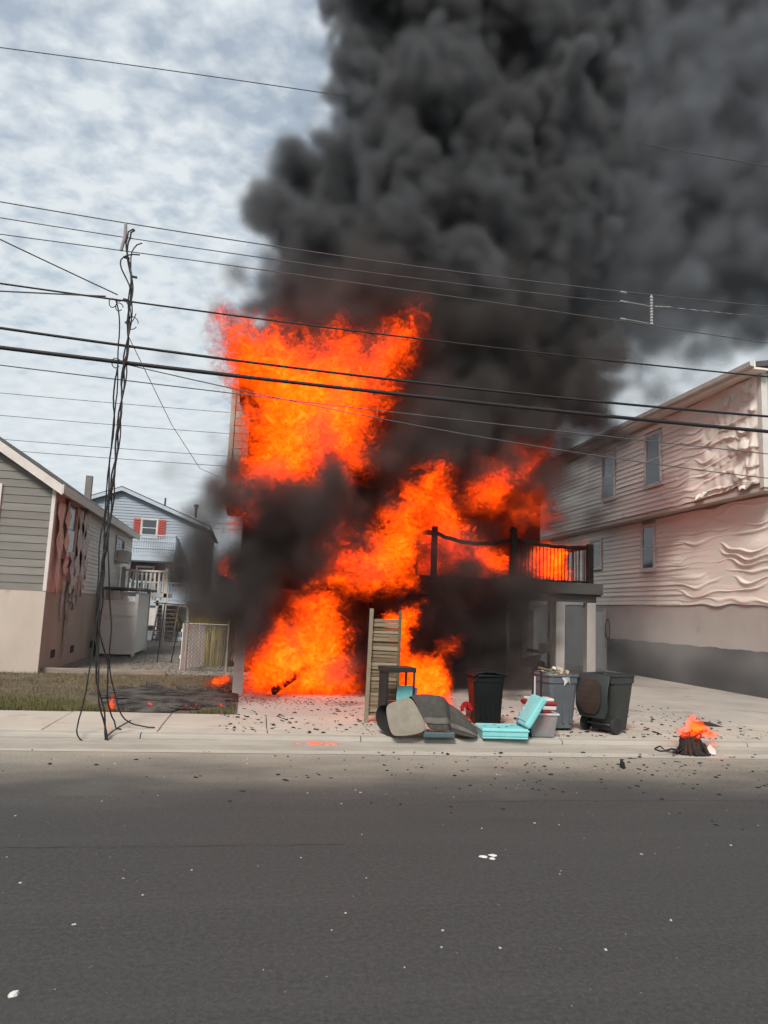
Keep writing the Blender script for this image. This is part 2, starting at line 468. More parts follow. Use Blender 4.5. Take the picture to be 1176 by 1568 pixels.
def clap(parent, face, a0, a1, plane, z, e, m, name='clapboard', t=0.022):
    """one board of lap siding; face '-y', '+x' or '-x'"""
    s = {'-y': -1, '+x': 1, '-x': -1}[face]
    prof = [(plane, z), (plane + s * t, z), (plane + s * (t - .002), z + .012), (plane + s * .005, z + e + .006), (plane, z + e + .006)]
    b = MB().prism(prof, 'x' if face == '-y' else 'y', a0, a1)
    return b.build(name, m, parent)

def window(parent, loc, rz, w, h, trim=0.09, shutters=None, grid=False, name='window', mt=None, gl=None):
    """sash window, front towards local -y, origin bottom centre"""
    mt = mt or WHITE
    b = MB()
    b.box(-w / 2 - trim, -w / 2, -.05, .02, -trim, h + trim).box(w / 2, w / 2 + trim, -.05, .02, -trim, h + trim)
    b.box(-w / 2, w / 2, -.05, .02, h, h + trim).box(-w / 2, w / 2, -.05, .02, -trim, 0)
    o = b.build(name, mt, parent, bevel=0.006)
    o.location = loc; o.rotation_euler = (0, 0, rz)
    MB().box(-w / 2 - trim - .02, w / 2 + trim + .02, -.085, -.051, -trim - .03, -trim + .02).build('sill', mt, o, bevel=0.004)
    for k, (z0, z1, y) in enumerate(((h * .5, h, -.012), (0, h * .5 + .03, -.032))):
        s = MB(); t = .035
        s.box(-w / 2 + .002, -w / 2 + t, y, y + .02, z0, z1).box(w / 2 - t, w / 2 - .002, y, y + .02, z0, z1)
        s.box(-w / 2 + t, w / 2 - t, y, y + .02, z0, z0 + t).box(-w / 2 + t, w / 2 - t, y, y + .02, z1 - t, z1)
        if grid: s.box(-.01, .01, y + .004, y + .016, z0 + t, z1 - t)
        s.build('sash', mt, o)
        MB().box(-w / 2 + t, w / 2 - t, y + .008, y + .012, z0 + t, z1 - t).build('pane', gl or GLASS, o)
    if shutters:
        for sx in (-1, 1):
            q = MB(); c = sx * (w / 2 + trim + .19)
            q.box(c - .18, c + .18, -.04, .0, -.05, h + .05)
            for i in range(9):
                z = .04 + i * (h - .06) / 9
                q.obox((c, -.045, z + .05), (.28, .02, h / 13), (.5, 0, 0))
            q.build('shutter', shutters, o)
    return o

# ---- grey house at the left edge
def grey_house():
    t = thing('grey_house', 'grey clapboard gabled house whose pale side wall has melted siding', 'house', (0, 0, 0))
    SID = [mat('grey_siding_%d' % i, (0.215 * k, 0.208 * k, 0.19 * k), (0.168 * k, 0.164 * k, 0.15 * k), scale=1.4, rough=0.75, stretch=(1, 1, 5), bump=0.15, bscale=30) for i, k in enumerate((1.0, 0.9, 1.1, 0.96))]
    PALE = [mat('pale_siding_%d' % i, (0.74 * k, 0.71 * k, 0.66 * k), (0.62 * k, 0.60 * k, 0.55 * k), scale=1.2, rough=0.6, stain=((0.36, 0.33, 0.30), 1.4, 0.66)) for i, k in enumerate((1.0, 0.94, 1.04))]
    STUC = mat('stucco_foundation', (0.52, 0.455, 0.395), (0.41, 0.36, 0.31), scale=1.3, rough=0.92, bump=0.35, bscale=70, stretch=(1, 1, .45), stain=((0.25, 0.21, 0.18), 1.2, 0.62))
    PINK = mat('scorched_glow_sheathing', (0.92, 0.62, 0.54), (0.84, 0.50, 0.42), scale=3, rough=0.85, bump=0.5, bscale=16, stretch=(1, 1, .5), stain=((0.16, 0.11, 0.085), 7.0, 0.66))  # fire glow on the pink sheathing put into its colour, with scorch patches
    XR, YF, YB, XL = -4.75, 18.9, 31.4, -12.45
    def rz(x): return 4.62 + 0.64 * min(XR - x, x - XL)
    xm = (XR + XL) / 2
    MB().box(XL, XR + .02, YF - .03, YB, GZ - .1, 2.05).build('foundation', STUC, t)
    MB().prism([(XL, 2.05), (XR - .02, 2.05), (XR - .02, rz(XR)), (xm, rz(xm)), (XL, rz(XL))], 'y', YF, YB).build('wall_body', PINK, t)
    # front boards
    z = 2.05; k = 0
    while z < rz(xm) - .2:
        zt = z + .19
        if zt <= rz(XR): x0, x1 = XL, XR
        else:
            d = (z + .06 - rz(XR)) / .64; x0, x1 = XL + max(0, d), XR - max(0, d)
        if x1 - x0 > .4:
            # a board is interrupted by the window
            if 3.1 < z + .1 < 4.6: clap(t, '-y', -5.93, x1 - .05, YF, z, .19, SID[k % 4]); clap(t, '-y', x0, -7.2, YF, z, .19, SID[k % 4])
            else: clap(t, '-y', x0, x1 - (.05 if zt <= rz(XR) else 0), YF, z, .19, SID[(k * 7 + k // 3) % 4])
        z += .19; k += 1
    MB().box(XR - .055, XR + .03, YF - .045, YF + .09, 2.06, rz(XR) + .05).build('corner_board', WHITE, t, bevel=.005)
    window(t, (-6.66, YF - .02, 3.25), 0, 1.2, 1.2, trim=.12)
    # side wall, intact rows behind the melted stretch
    z = 2.08; k = 0
    while z < 4.55:
        y0 = 22.7 + rnd.uniform(-.25, .35) + .25 * math.sin(z * 3)
        for (a, b_) in ((y0, 27.55), (29.35, YB)) if 3.3 < z < 4.25 else ((y0, YB),):
            clap(t, '+x', a, b_, XR - .02, z, .117, PALE[(k * 5) % 3], t=.026)
        z += .117; k += 1
    window(t, (XR, 28.45, 3.42), PI / 2, 1.55, .74, trim=.08, grid=True)
    MB().box(XR + .02, XR + .42, 27.9, 28.7, 3.28, 3.72).build('air_conditioner', mat('ac_white', (0.62, 0.6, 0.56), scale=3, rough=.5), t, bevel=.02)
    g = MB()
    for i in range(8): g.box(XR + .421, XR + .432, 27.96, 28.64, 3.32 + i * .048, 3.345 + i * .048)
    g.build('grille', mat('ac_grille', (0.3, 0.29, 0.28)), t)
    # scorched side window and dark shutter
    FR = mat('heat_tinted_frame', (0.62, 0.47, 0.42), (0.45, 0.30, 0.26), scale=4, rough=.6, stretch=(1, 1, .4))
    window(t, (XR + .01, 20.75, 3.0), PI / 2, .95, 1.4, trim=.09, mt=FR, gl=mat('smoked_glass', (0.10, 0.06, 0.055), rough=.2))
    MB().box(XR, XR + .05, 21.75, 22.2, 2.75, 4.35).build('shutter', mat('oxblood_shutter', (0.12, 0.055, 0.05), (0.07, 0.04, 0.04), scale=6, rough=.7), t)
    # melted vinyl hanging in tatters
    MV = [mat('melted_vinyl_%d' % i, c, c2, scale=9, rough=.75, bump=.8, bscale=12, stretch=(1, 1, .35)) for i, (c, c2) in enumerate((((0.78, 0.75, 0.73), (0.38, 0.36, 0.35)), ((0.90, 0.64, 0.56), (0.66, 0.43, 0.36)), ((0.62, 0.60, 0.59), (0.18, 0.17, 0.165))))]
    def tatter(y, w, zt, zb, m, seed, off=.03):
        r = random.Random(seed); n, c = 22, 5; rows = []; yy = y; ph = r.uniform(0, 6)
        for i in range(n):
            s = i / (n - 1); zz = zt + (zb - zt) * s
            ww = w * (1 - .8 * s ** 2.2) * (1 + .12 * math.sin(i * .9 + ph) + .1 * math.sin(i * 2.3)); yy += r.uniform(-.035, .035)
            rows.append([(XR + off + .035 * math.sin(i * .9 + ph + j) + .05 * s + .03 * abs(math.sin(j * 2.1 + i * .5 + ph)), yy + ww * (j / (c - 1) - .5), zz) for j in range(c)])
        MB().grid(rows, n, c).build('melted_siding', m, t, smooth=True, solid=.014)
    for i in range(12):
        y = 19.25 + i * .29 + rnd.uniform(-.1, .1)
        if i in (0, 2): continue
        if 20.15 < y < 21.35 and i % 2: 
            tatter(y, .3, 3.1 + rnd.uniform(-.2, .2), 2.0 - rnd.random() * .4, MV[0], i, .09); continue
        m = MV[1] if y < 20.6 else MV[0] if i % 3 else MV[2]  # vinyl nearest the corner carries the fire glow as a pink colour
        if y < 21.7 or y > 22.2: tatter(y, rnd.uniform(.26, .5), 4.5 - rnd.uniform(0, .25) if y > 21.3 or y < 20.2 else 3.1, rnd.uniform(1.85, 2.7), m, i + 40)
    for i, (y, zb) in enumerate(((20.35, 1.3), (20.9, .35), (21.25, 1.0), (21.05, .7), (22.1, 1.7))):
        pts = [(XR + .06 + .012 * math.sin(k * 1.7 + i), y + .04 * math.sin(k * .9 + i * 2), 2.35 + (zb - 2.35) * k / 9) for k in range(10)]
        MB().tube(pts, [.05 - .0035 * k for k in range(10)], 6).build('drip', MV[2] if i % 2 else MV[0], t, smooth=True)
    for y in (19.9, 22.0, 24.6):
        MB().box(XR + .021, XR + .035, y, y + .38, .42, .62).build('foundation_vent', mat('vent_dark', (0.06, 0.055, 0.05)), t)
    # roof
    ov, th = .22, .13
    for sx, xe in ((1, XR), (-1, XL)):
        xo = xe + sx * ov; zo = rz(xe) - .64 * ov
        r = MB().prism([(xo, zo + .04), (xm, rz(xm) + .04), (xm, rz(xm) + .04 + th), (xo, zo + .04 + th)], 'y', YF - .22, YB + .2).build('roof', SHING, t)
        MB().prism([(xo, zo - .12), (xm, rz(xm) - .12), (xm, rz(xm) + .12), (xo, zo + .12)], 'y', YF - .26, YF - .225).build('rake_board', WHITE, r)
        MB().prism([(xo + sx * .005, zo - .08), (xo + sx * .03, zo - .08), (xo + sx * .03, zo + .14), (xo + sx * .005, zo + .14)], 'y', YF - .26, YB + .2).build('fascia', WHITE, r)
        MB().prism([(xe, zo - .02), (xo, zo - .02), (xo, zo), (xe, zo)], 'y', YF - .22, YB + .2).build('soffit', WHITE, r)
    MB().box(-5.62, -5.42, 26.0, 26.2, 4.9, 6.05).build('flue', mat('flue_metal', (0.20, 0.19, 0.185), rough=.6), t)
    # landing behind, with white pickets
    d = MB().box(-4.7, -2.95, 29.0, 30.6, 2.1, 2.25).build('landing', WHITE, t)
    for i in range(11): MB().box(-4.6 + i * .155, -4.53 + i * .155, 29.02, 29.06, 2.3, 3.02).build('picket', WHITE, d)
    for x in (-4.62, -3.05): MB().box(x - .07, x + .07, 29.0, 29.14, GZ, 3.18).build('landing_post', WHITE, d, bevel=.01)
    MB().box(-4.6, -3.0, 28.99, 29.1, 3.03, 3.1).build('handrail', WHITE, d)
grey_house()

def timber():
    b = MB().box(-5.0, -1.85, 19.12, 19.27, GZ - .03, GZ + .10)
    tag(b.build('landscape_timber', mat('old_timber', (0.30, 0.26, 0.22), (0.18, 0.155, 0.13), scale=5, stretch=(.3, 3, 3), bump=.4), bevel=.012), 'weathered edging timber lying between lawn and gravel', 'timber')
timber()

# ---- vinyl enclosure in the side yard
def enclosure():
    V = mat('ivory_vinyl', (0.82, 0.79, 0.74), (0.72, 0.69, 0.64), scale=1.5, rough=.55, stain=((0.33, 0.31, 0.27), 1.8, 0.62))
    t = thing('vinyl_enclosure', 'ivory vinyl storage enclosure with lattice top and flat dark lid', 'shed', (-4.05, 25.2, GZ))
    w, dp, h = .58, 3.0, 2.12
    MB().box(-w, -w + .1, 0, .1, 0, h).build('post', V, t, bevel=.008); MB().box(w - .1, w, 0, .1, 0, h).build('post', V, t, bevel=.008); MB().box(w - .1, w, dp - .1, dp, 0, h).build('post', V, t, bevel=.008)
    MB().box(-w + .1, w - .1, .03, .06, .12, 1.28).build('door_panel', V, t)
    MB().box(-w + .1, w - .1, .03, .06, 1.34, 1.7).build('upper_panel', V, t)
    MB().box(-w + .1, w - .1, .01, .08, 1.28, 1.34).build('rail', V, t); MB().box(-w + .1, w - .1, .01, .08, 1.70, 1.77).build('rail', V, t); MB().box(-w + .1, w - .1, .01, .08, .06, .12).build('rail', V, t)
    b = MB()
    for i in range(-4, 14):
        for s in (-1, 1):
            x0 = -w + .1 + i * .085; pts = []
            a, c = (x0, 1.77), (x0 + .33, 2.06)
            if s < 0: a, c = (x0 + .33, 1.77), (x0, 2.06)
            if min(a[0], c[0]) < -w + .1 or max(a[0], c[0]) > w - .1: continue
            b.bar((a[0], .045 + .008 * s, a[1]), (c[0], .045 + .008 * s, c[1]), .006, .02)
    b.build('lattice', V, t)
    for i in range(9):
        y = .12 + i * (dp - .25) / 9
        MB().box(w - .06, w - .03, y, y + (dp - .25) / 9 - .012, .08, 2.05).build('side_board', V, t)
    MB().box(-w - .08, w + .2, -.12, dp + .1, h, h + .07).build('lid', mat('enclosure_lid', (0.11, 0.105, 0.10), (0.06, 0.06, 0.06), scale=4), t, bevel=.01)
    MB().box(-w + .1, -w + .13, .12, dp, .05, 2.0).build('inner_wall', V, t)
enclosure()

# ---- blue-grey house at the end of the side yard
def blue_house():
    t = thing('blue_house', 'blue grey gabled house with red shutters and two stacked balconies', 'house', (0, 0, 0))
    S = mat('blue_siding', (0.335, 0.385, 0.45), (0.29, 0.335, 0.395), scale=.8, rough=.7)
    W = mat('balcony_blue_white', (0.47, 0.55, 0.61), (0.40, 0.47, 0.53), scale=2, rough=.6)
    RED = mat('red_shutter', (0.50, 0.13, 0.11), (0.38, 0.09, 0.08), scale=5, rough=.6)
    XL, XR, YF = -11.0, -2.4, 40.0; xm = -6.77
    def rz(x): return 6.0 + .39 * (XR - x if x > xm else (XR - xm) - (xm - x))
    MB().prism([(XL, GZ), (XR, GZ), (XR, rz(XR)), (xm, rz(xm)), (XL, rz(XL))], 'y', YF, YF + 10).build('wall', S, t)
    b = MB(); z = .3
    while z < 7.5:
        x1 = XR if z < 6 else XR - (z - 5.95) / .39; x0 = XL if z < rz(XL) else xm - (rz(xm) - z - .05) / .39
        if x1 - x0 > .2: b.prism([(YF, z), (YF - .03, z), (YF - .004, z + .15), (YF, z + .15)], 'x', x0, x1)
        z += .15
    tag(b.build('siding', S, t), kind='stuff')
    for a, c in (((XR + .25, rz(XR) - .1), (xm, rz(xm))), ((XL - .2, rz(XL) - .08), (xm, rz(xm)))):
        r = MB().prism([a, c, (c[0], c[1] + .12), (a[0], a[1] + .12)], 'y', YF - .25, YF + 10).build('roof', SHING, t)
        MB().prism([(a[0], a[1] - .12), (c[0], c[1] - .12), (c[0], c[1] + .06), (a[0], a[1] + .06)], 'y', YF - .29, YF - .255).build('rake_board', W, r)
    MB().lathe([(.07, 6.55), (.07, 7.1), (.13, 7.1), (.13, 7.25), (.02, 7.25)], 10, (-3.05, 41, 0)).build('roof_vent', SHING, t)
    MB().lathe([(.05, 7.0), (.05, 7.5), (.02, 7.5)], 8, (-4.7, 41, 0)).build('vent_pipe', SHING, t)
    window(t, (-5.27, YF - .04, 5.3), 0, .75, .85, trim=.06, shutters=RED)
    # upper balcony
    u = MB().box(-6.45, -3.75, 38.3, YF, 3.95, 4.2).build('upper_balcony', W, t)
    for i in range(25):
        x = -6.42 + i * .111; MB().box(x - .03, x + .03, 38.32, 38.36, 4.25, 5.2).build('baluster', W, u)
    for i in range(13):
        y = 38.45 + i * .12; MB().box(-3.8, -3.76, y - .03, y + .03, 4.25, 5.2).build('baluster', W, u)
    for z in (4.2, 4.55, 4.9, 5.2): MB().box(-6.45, -3.75, 38.29, 38.38, z, z + .06).build('rail', W, u)
    MB().box(-3.83, -3.74, 38.39, YF, 5.2, 5.26).build('rail', W, u)
    MB().bar((-3.8, 38.4, 3.9), (-3.8, 39.9, 3.2), .1).build('brace', W, u)
    # wall under the balcony, window and half-glazed door
    MB().box(-6.5, -4.3, YF - .05, YF - .031, 2.7, 3.94).build('red_wall', mat('dull_red_wall', (0.16, 0.075, 0.075), (0.12, 0.06, 0.06), scale=2), t)
    window(t, (-5.3, YF - .06, 2.95), 0, .8, .75, trim=.06)
    d = MB().box(-4.15, -3.25, YF - .09, YF - .035, 2.05, 4.0).build('door', W, t)
    for i in range(2):
        for j in range(3): MB().box(-3.95 + i * .3, -3.7 + i * .3, YF - .1, YF - .091, 2.75 + j * .36, 3.05 + j * .36).build('pane', GLASS, d)
    MB().box(-3.02, -2.9, YF - .12, YF - .03, 3.3, 3.6).build('meter', mat('meter_grey', (0.25, 0.25, 0.25)), t)
    # lower deck
    l = MB().box(-6.5, -2.75, 37.2, YF - .1, 1.75, 2.0).build('lower_deck', W, t)
    for i in range(22):
        x = -5.6 + i * .13
        if x < -2.8: MB().box(x - .025, x + .025, 37.22, 37.26, 2.0, 2.82).build('baluster', W, l)
    MB().box(-5.7, -2.75, 37.2, 37.3, 2.83, 2.9).build('rail', W, l)
    for x in (-5.6, -4.25, -2.8): MB().box(x - .06, x + .06, 37.2, 37.32, GZ, 2.98).build('post', W, l)
    MB().box(-5.2, -4.2, 37.3, 37.34, .8, 1.75).build('skirting', WHITE, l)
    MB().box(-5.2, -3.0, 36.6, 37.2, GZ, .55).build('planter_wall', mat('planter_blue', (0.30, 0.36, 0.40)), l)
    MB().box(-5.2, -2.6, 36.3, 36.59, GZ, .32).build('step', W, l)
    st_ = mat('brown_stair', (0.13, 0.085, 0.055), (0.08, 0.05, 0.035), scale=4)
    for i in range(9):
        MB().box(-4.15, -3.3, 35.6 + i * .19, 35.6 + i * .19 + .26, .2 + i * .195, .25 + i * .195).build('stair_tread', st_, l)
    for x in (-4.2, -3.27): MB().prism([(35.5, GZ), (35.8, GZ), (37.35, 1.75), (37.35, 2.0)], 'x', x, x + .05).build('stringer', st_, l)
blue_house()

def grill():
    t = thing('grill', 'round black barbecue grill on the lower blue deck', 'grill', (-4.85, 38.6, 2.0))
    K = mat('grill_black', (0.03, 0.03, 0.032), rough=.5)
    MB().lathe([(.05, .55), (.25, .6), (.32, .75), (.33, .8)], 14).build('bowl', K, t)
    MB().lathe([(.335, .805), (.3, .95), (.15, 1.06), (.02, 1.08)], 14).build('lid', K, t)
    for a in (0, 2.1, 4.2): MB().bar((.1 * math.cos(a), .1 * math.sin(a), .58), (.3 * math.cos(a), .3 * math.sin(a), 0), .03).build('leg', K, t)
grill()

# ---- cream house at the right
def melt_noise(ny, nz, lam, seed, asp=1.0):
    r = np.random.default_rng(seed); g = r.standard_normal((ny, nz))
    ky = np.fft.fftfreq(ny)[:, None]; kz = np.fft.rfftfreq(nz)[None]
    k = np.sqrt((ky * asp) ** 2 + kz ** 2) * lam
    f = np.fft.irfft2(np.fft.rfft2(g) * np.exp(-(k - 1) ** 2 / .25) * (k > .1), s=(ny, nz))
    return f / f.std()
def cream_house():
    t = thing('cream_house', 'two storey cream vinyl house with its siding buckled and melted by heat', 'house', (0, 0, 0))
    CR = [mat('cream_siding_%d' % i, (0.84 * k, 0.785 * k, 0.71 * k), (0.76 * k, 0.71 * k, 0.635 * k), scale=.9, rough=.6, stain=((0.40, 0.35, 0.30), .8, 0.64)) for i, k in enumerate((1, .95, 1.04))]
    MELT = mat('melted_cream_vinyl', (0.85, 0.80, 0.73), (0.78, 0.71, 0.63), scale=1.3, rough=.55, bump=.3, bscale=9, stretch=(1, .5, 1), stain=((0.50, 0.38, 0.30), 2.6, 0.68))
    FND = mat('parged_foundation', (0.50, 0.465, 0.43), (0.42, 0.39, 0.36), scale=1.2, rough=.92, bump=.3, bscale=50, stain=((0.28, 0.26, 0.245), .9, .62))
    DARK = mat('dark_foundation_paint', (0.075, 0.077, 0.08), (0.055, 0.056, 0.06), scale=.9, rough=.85, bump=.2, bscale=40)
    HWR = mat('house_wrap', (0.52, 0.47, 0.42), (0.44, 0.39, 0.34), scale=2, rough=.7)
    XL, XU, Y0, Y1, YU = 13.0, 12.6, 16.38, 36.0, 16.35
    MB().box(XL, 24, Y0, Y1, GZ - .1, 2.48).build('foundation', FND, t)
    rows = []
    for y in np.linspace(Y0, 25.4, 70):
        j = .012 * math.sin(y * 5) + rnd.uniform(-.012, .012); rows.append([(XL - .012, y, GZ - .05), (XL - .012, y, 1.3 + j)])
    MB().grid(rows, 70, 2).build('painted_band', DARK, t, solid=.008)
    MB().box(XL + .015, 24, Y0, Y1, 2.48, 5.42).build('lower_wall', HWR, t)
    MB().box(XU + .015, 24, YU, 36.0, 5.42, 8.42).build('upper_wall', HWR, t)
    MB().box(XU - .02, 24, YU - .02, 36.0, 5.33, 5.42).build('soffit', mat('soffit_cream', (0.58, 0.51, 0.45), scale=2), t)
    # intact rows towards the back, cut round the windows
    wins_u = ((21.1, 21.95, 6.33, 7.93), (24.1, 24.95, 6.3, 7.9)); wins_l = ((22.2, 22.9, 3.68, 5.08), (25.9, 26.75, 3.92, 4.92))
    def rows_on(plane, z0, z1, yb, wins, start):
        z = z0; k = 0
        while z < z1 - .1:
            a = start(z) + rnd.uniform(-.4, .4); segs = [(a, yb)]
            for (wa, wb, wc, wd) in wins:
                if wc - .2 < z < wd + .06:
                    segs = [q for (p, e) in segs for q in (((p, min(e, wa - .1)), (max(p, wb + .1), e)) if wa < e and wb > p else ((p, e),)) if q[1] - q[0] > .05]
            for (p, e) in segs: clap(t, '-x', p, e, plane + .01, z + rnd.uniform(-.012, .012), .155, CR[(k * 7 + 1) % 3], t=rnd.uniform(.026, .048))
            z += .155; k += 1
    rows_on(XL, 2.5, 5.3, Y1, wins_l, lambda z: 21.3 - .25 * z)
    rows_on(XU, 5.46, 8.3, 36.0, wins_u, lambda z: 20.2 - .1 * (z - 5))
    for (a, b_, c, d) in wins_u: window(t, (XU - .01, (a + b_) / 2, c), -PI / 2, b_ - a, d - c, trim=.08, name='window')
    for (a, b_, c, d) in wins_l: window(t, (XL - .01, (a + b_) / 2, c), -PI / 2, b_ - a, d - c, trim=.08, name='window')
    # buckled sheets
    def sheet(plane, ya, yb, za, zb, seed, crumple, name, droop):
        ny, nz = 190, 130
        Y, Z = np.meshgrid(np.linspace(ya, yb, ny), np.linspace(za, zb, nz), indexing='ij')
        s = (Y - ya) / (yb - ya)
        n1 = melt_noise(ny, nz, 60, seed, 2.0); n2 = melt_noise(ny, nz, 26, seed + 1, 2.2); n3 = melt_noise(ny, nz, 13, seed + 2, 1.0); n4 = melt_noise(ny, nz, 34, seed + 3, .8)
        heat = np.clip(1.7 - s * 1.7, 0, 1) ** .8
        ph = Z / .25 + .34 * heat * n1 + .16 * n2 * heat
        q = ph % 1.0
        fold = np.clip(1 - np.abs(q - .5) / .17, 0, 1) ** .8 * (.5 + .5 * np.clip(.5 + .8 * melt_noise(ny, nz, 50, seed + 6, 2.5), 0, 1))
        dx = heat * (.048 * fold + .022 * n1 + .010 * n2)
        cr = np.clip((crumple - s) / .45, 0, 1) if crumple else 0 * s
        dx = dx * (1 - .45 * cr) + cr * (.034 * np.abs(n4) + .018 * n2 + .006 * n3 + .025)
        dx = dx * np.clip(s / .05, .15, 1)
        # intact lap lines on the cool side
        lap = (1 - ((Z - za) / .155) % 1.0) * .02
        dx = np.maximum(dx, 0) + lap * (1 - heat) - .014 * np.clip((s - .72) / .1, 0, 1)
        Z2 = Z - cr * .012 * n3 - .03 * heat * n2
        # the lower edge sags away
        edge = np.clip(1 - (Z - za) / .5, 0, 1)
        Z2 = Z2 + edge * droop * (.07 * n1 * heat)
        rows = [[(plane - .012 - dx[i, j], Y[i, j], Z2[i, j]) for j in range(nz)] for i in range(ny)]
        MB().grid(rows, ny, nz).build(name, MELT, t, smooth=True, solid=.006)
    sheet(XL, Y0 + .02, 22.1, 2.47, 5.28, 5, 0, 'melted_siding', 0.4)
    sheet(XU, YU + .09, 20.95, 5.46, 8.34, 21, .60, 'melted_siding', 1.0)
    # hanging flaps where the sheet let go
    for i, (y, z, w, h) in enumerate(((18.9, 5.62, .5, .16), (17.6, 8.1, .3, .25), (17.0, 5.58, .7, .14))):
        n, c = 9, 7; rows = []
        for a in range(n):
            u = a / (n - 1)
            rows.append([(XU - .05 - .10 * u - .05 * math.sin(b_ * 1.4 + i), y + w * (b_ / (c - 1) - .5) * (1 - .5 * u), z - h * u + .04 * math.sin(b_ * 2 + i)) for b_ in range(c)])
        MB().grid(rows, n, c).build('siding_flap', MELT, t, smooth=True, solid=.008)
    MB().box(XU - .05, XU + .12, YU - .06, YU + .1, 5.4, 8.36).build('corner_board', WHITE, t, bevel=.006)
    r = MB().prism([(XU - .38, 8.42), (18.3, 9.6), (18.3, 9.75), (XU - .38, 8.56)], 'y', YU - .3, 36.3).build('roof', SHING, t)
    MB().prism([(24.4, 8.42), (18.3, 9.6), (18.3, 9.75), (24.4, 8.56)], 'y', YU - .3, 36.3).build('roof', SHING, t)
    MB().box(XU - .42, XU - .385, YU - .3, 36.3, 8.36, 8.56).build('fascia', CR[0], r)
    MB().box(XU - .38, XU + .01, YU - .3, 36.3, 8.36, 8.41).build('eave_soffit', CR[1], r)
    MB().prism([(XU - .53, 8.44), (XU - .43, 8.42), (XU - .43, 8.55), (XU - .55, 8.55)], 'y', YU - .3, 36.3).build('gutter', WHITE, r)
    # narrow door in the foundation wall
    d = MB().box(XL - .06, XL - .014, 25.55, 26.35, GZ, 2.25).build('door', WHITE, t, bevel=.01)
    MB().box(XL - .075, XL - .061, 25.65, 26.25, .35, 2.05).build('door_panel', WHITE, d)
    MB().box(XL - .09, XL - .02, 25.45, 25.54, GZ, 2.35).build('door_casing', WHITE, d)
cream_house()

def hose():
    pts = []
    for i in range(60):
        a = i / 60 * 2 * PI * 3; r = .24 + .02 * math.sin(i)
        pts.append((12.85 - .03 * (i / 60), 25.1 + .7 * r * math.cos(a), 1.62 + r * 1.5 * math.sin(a)))
    tag(MB().tube(pts, .018, 6).build('hose', mat('hose_black', (0.035, 0.035, 0.035), rough=.5), smooth=True), 'coiled black hose hanging beside the narrow white door', 'hose')
hose()

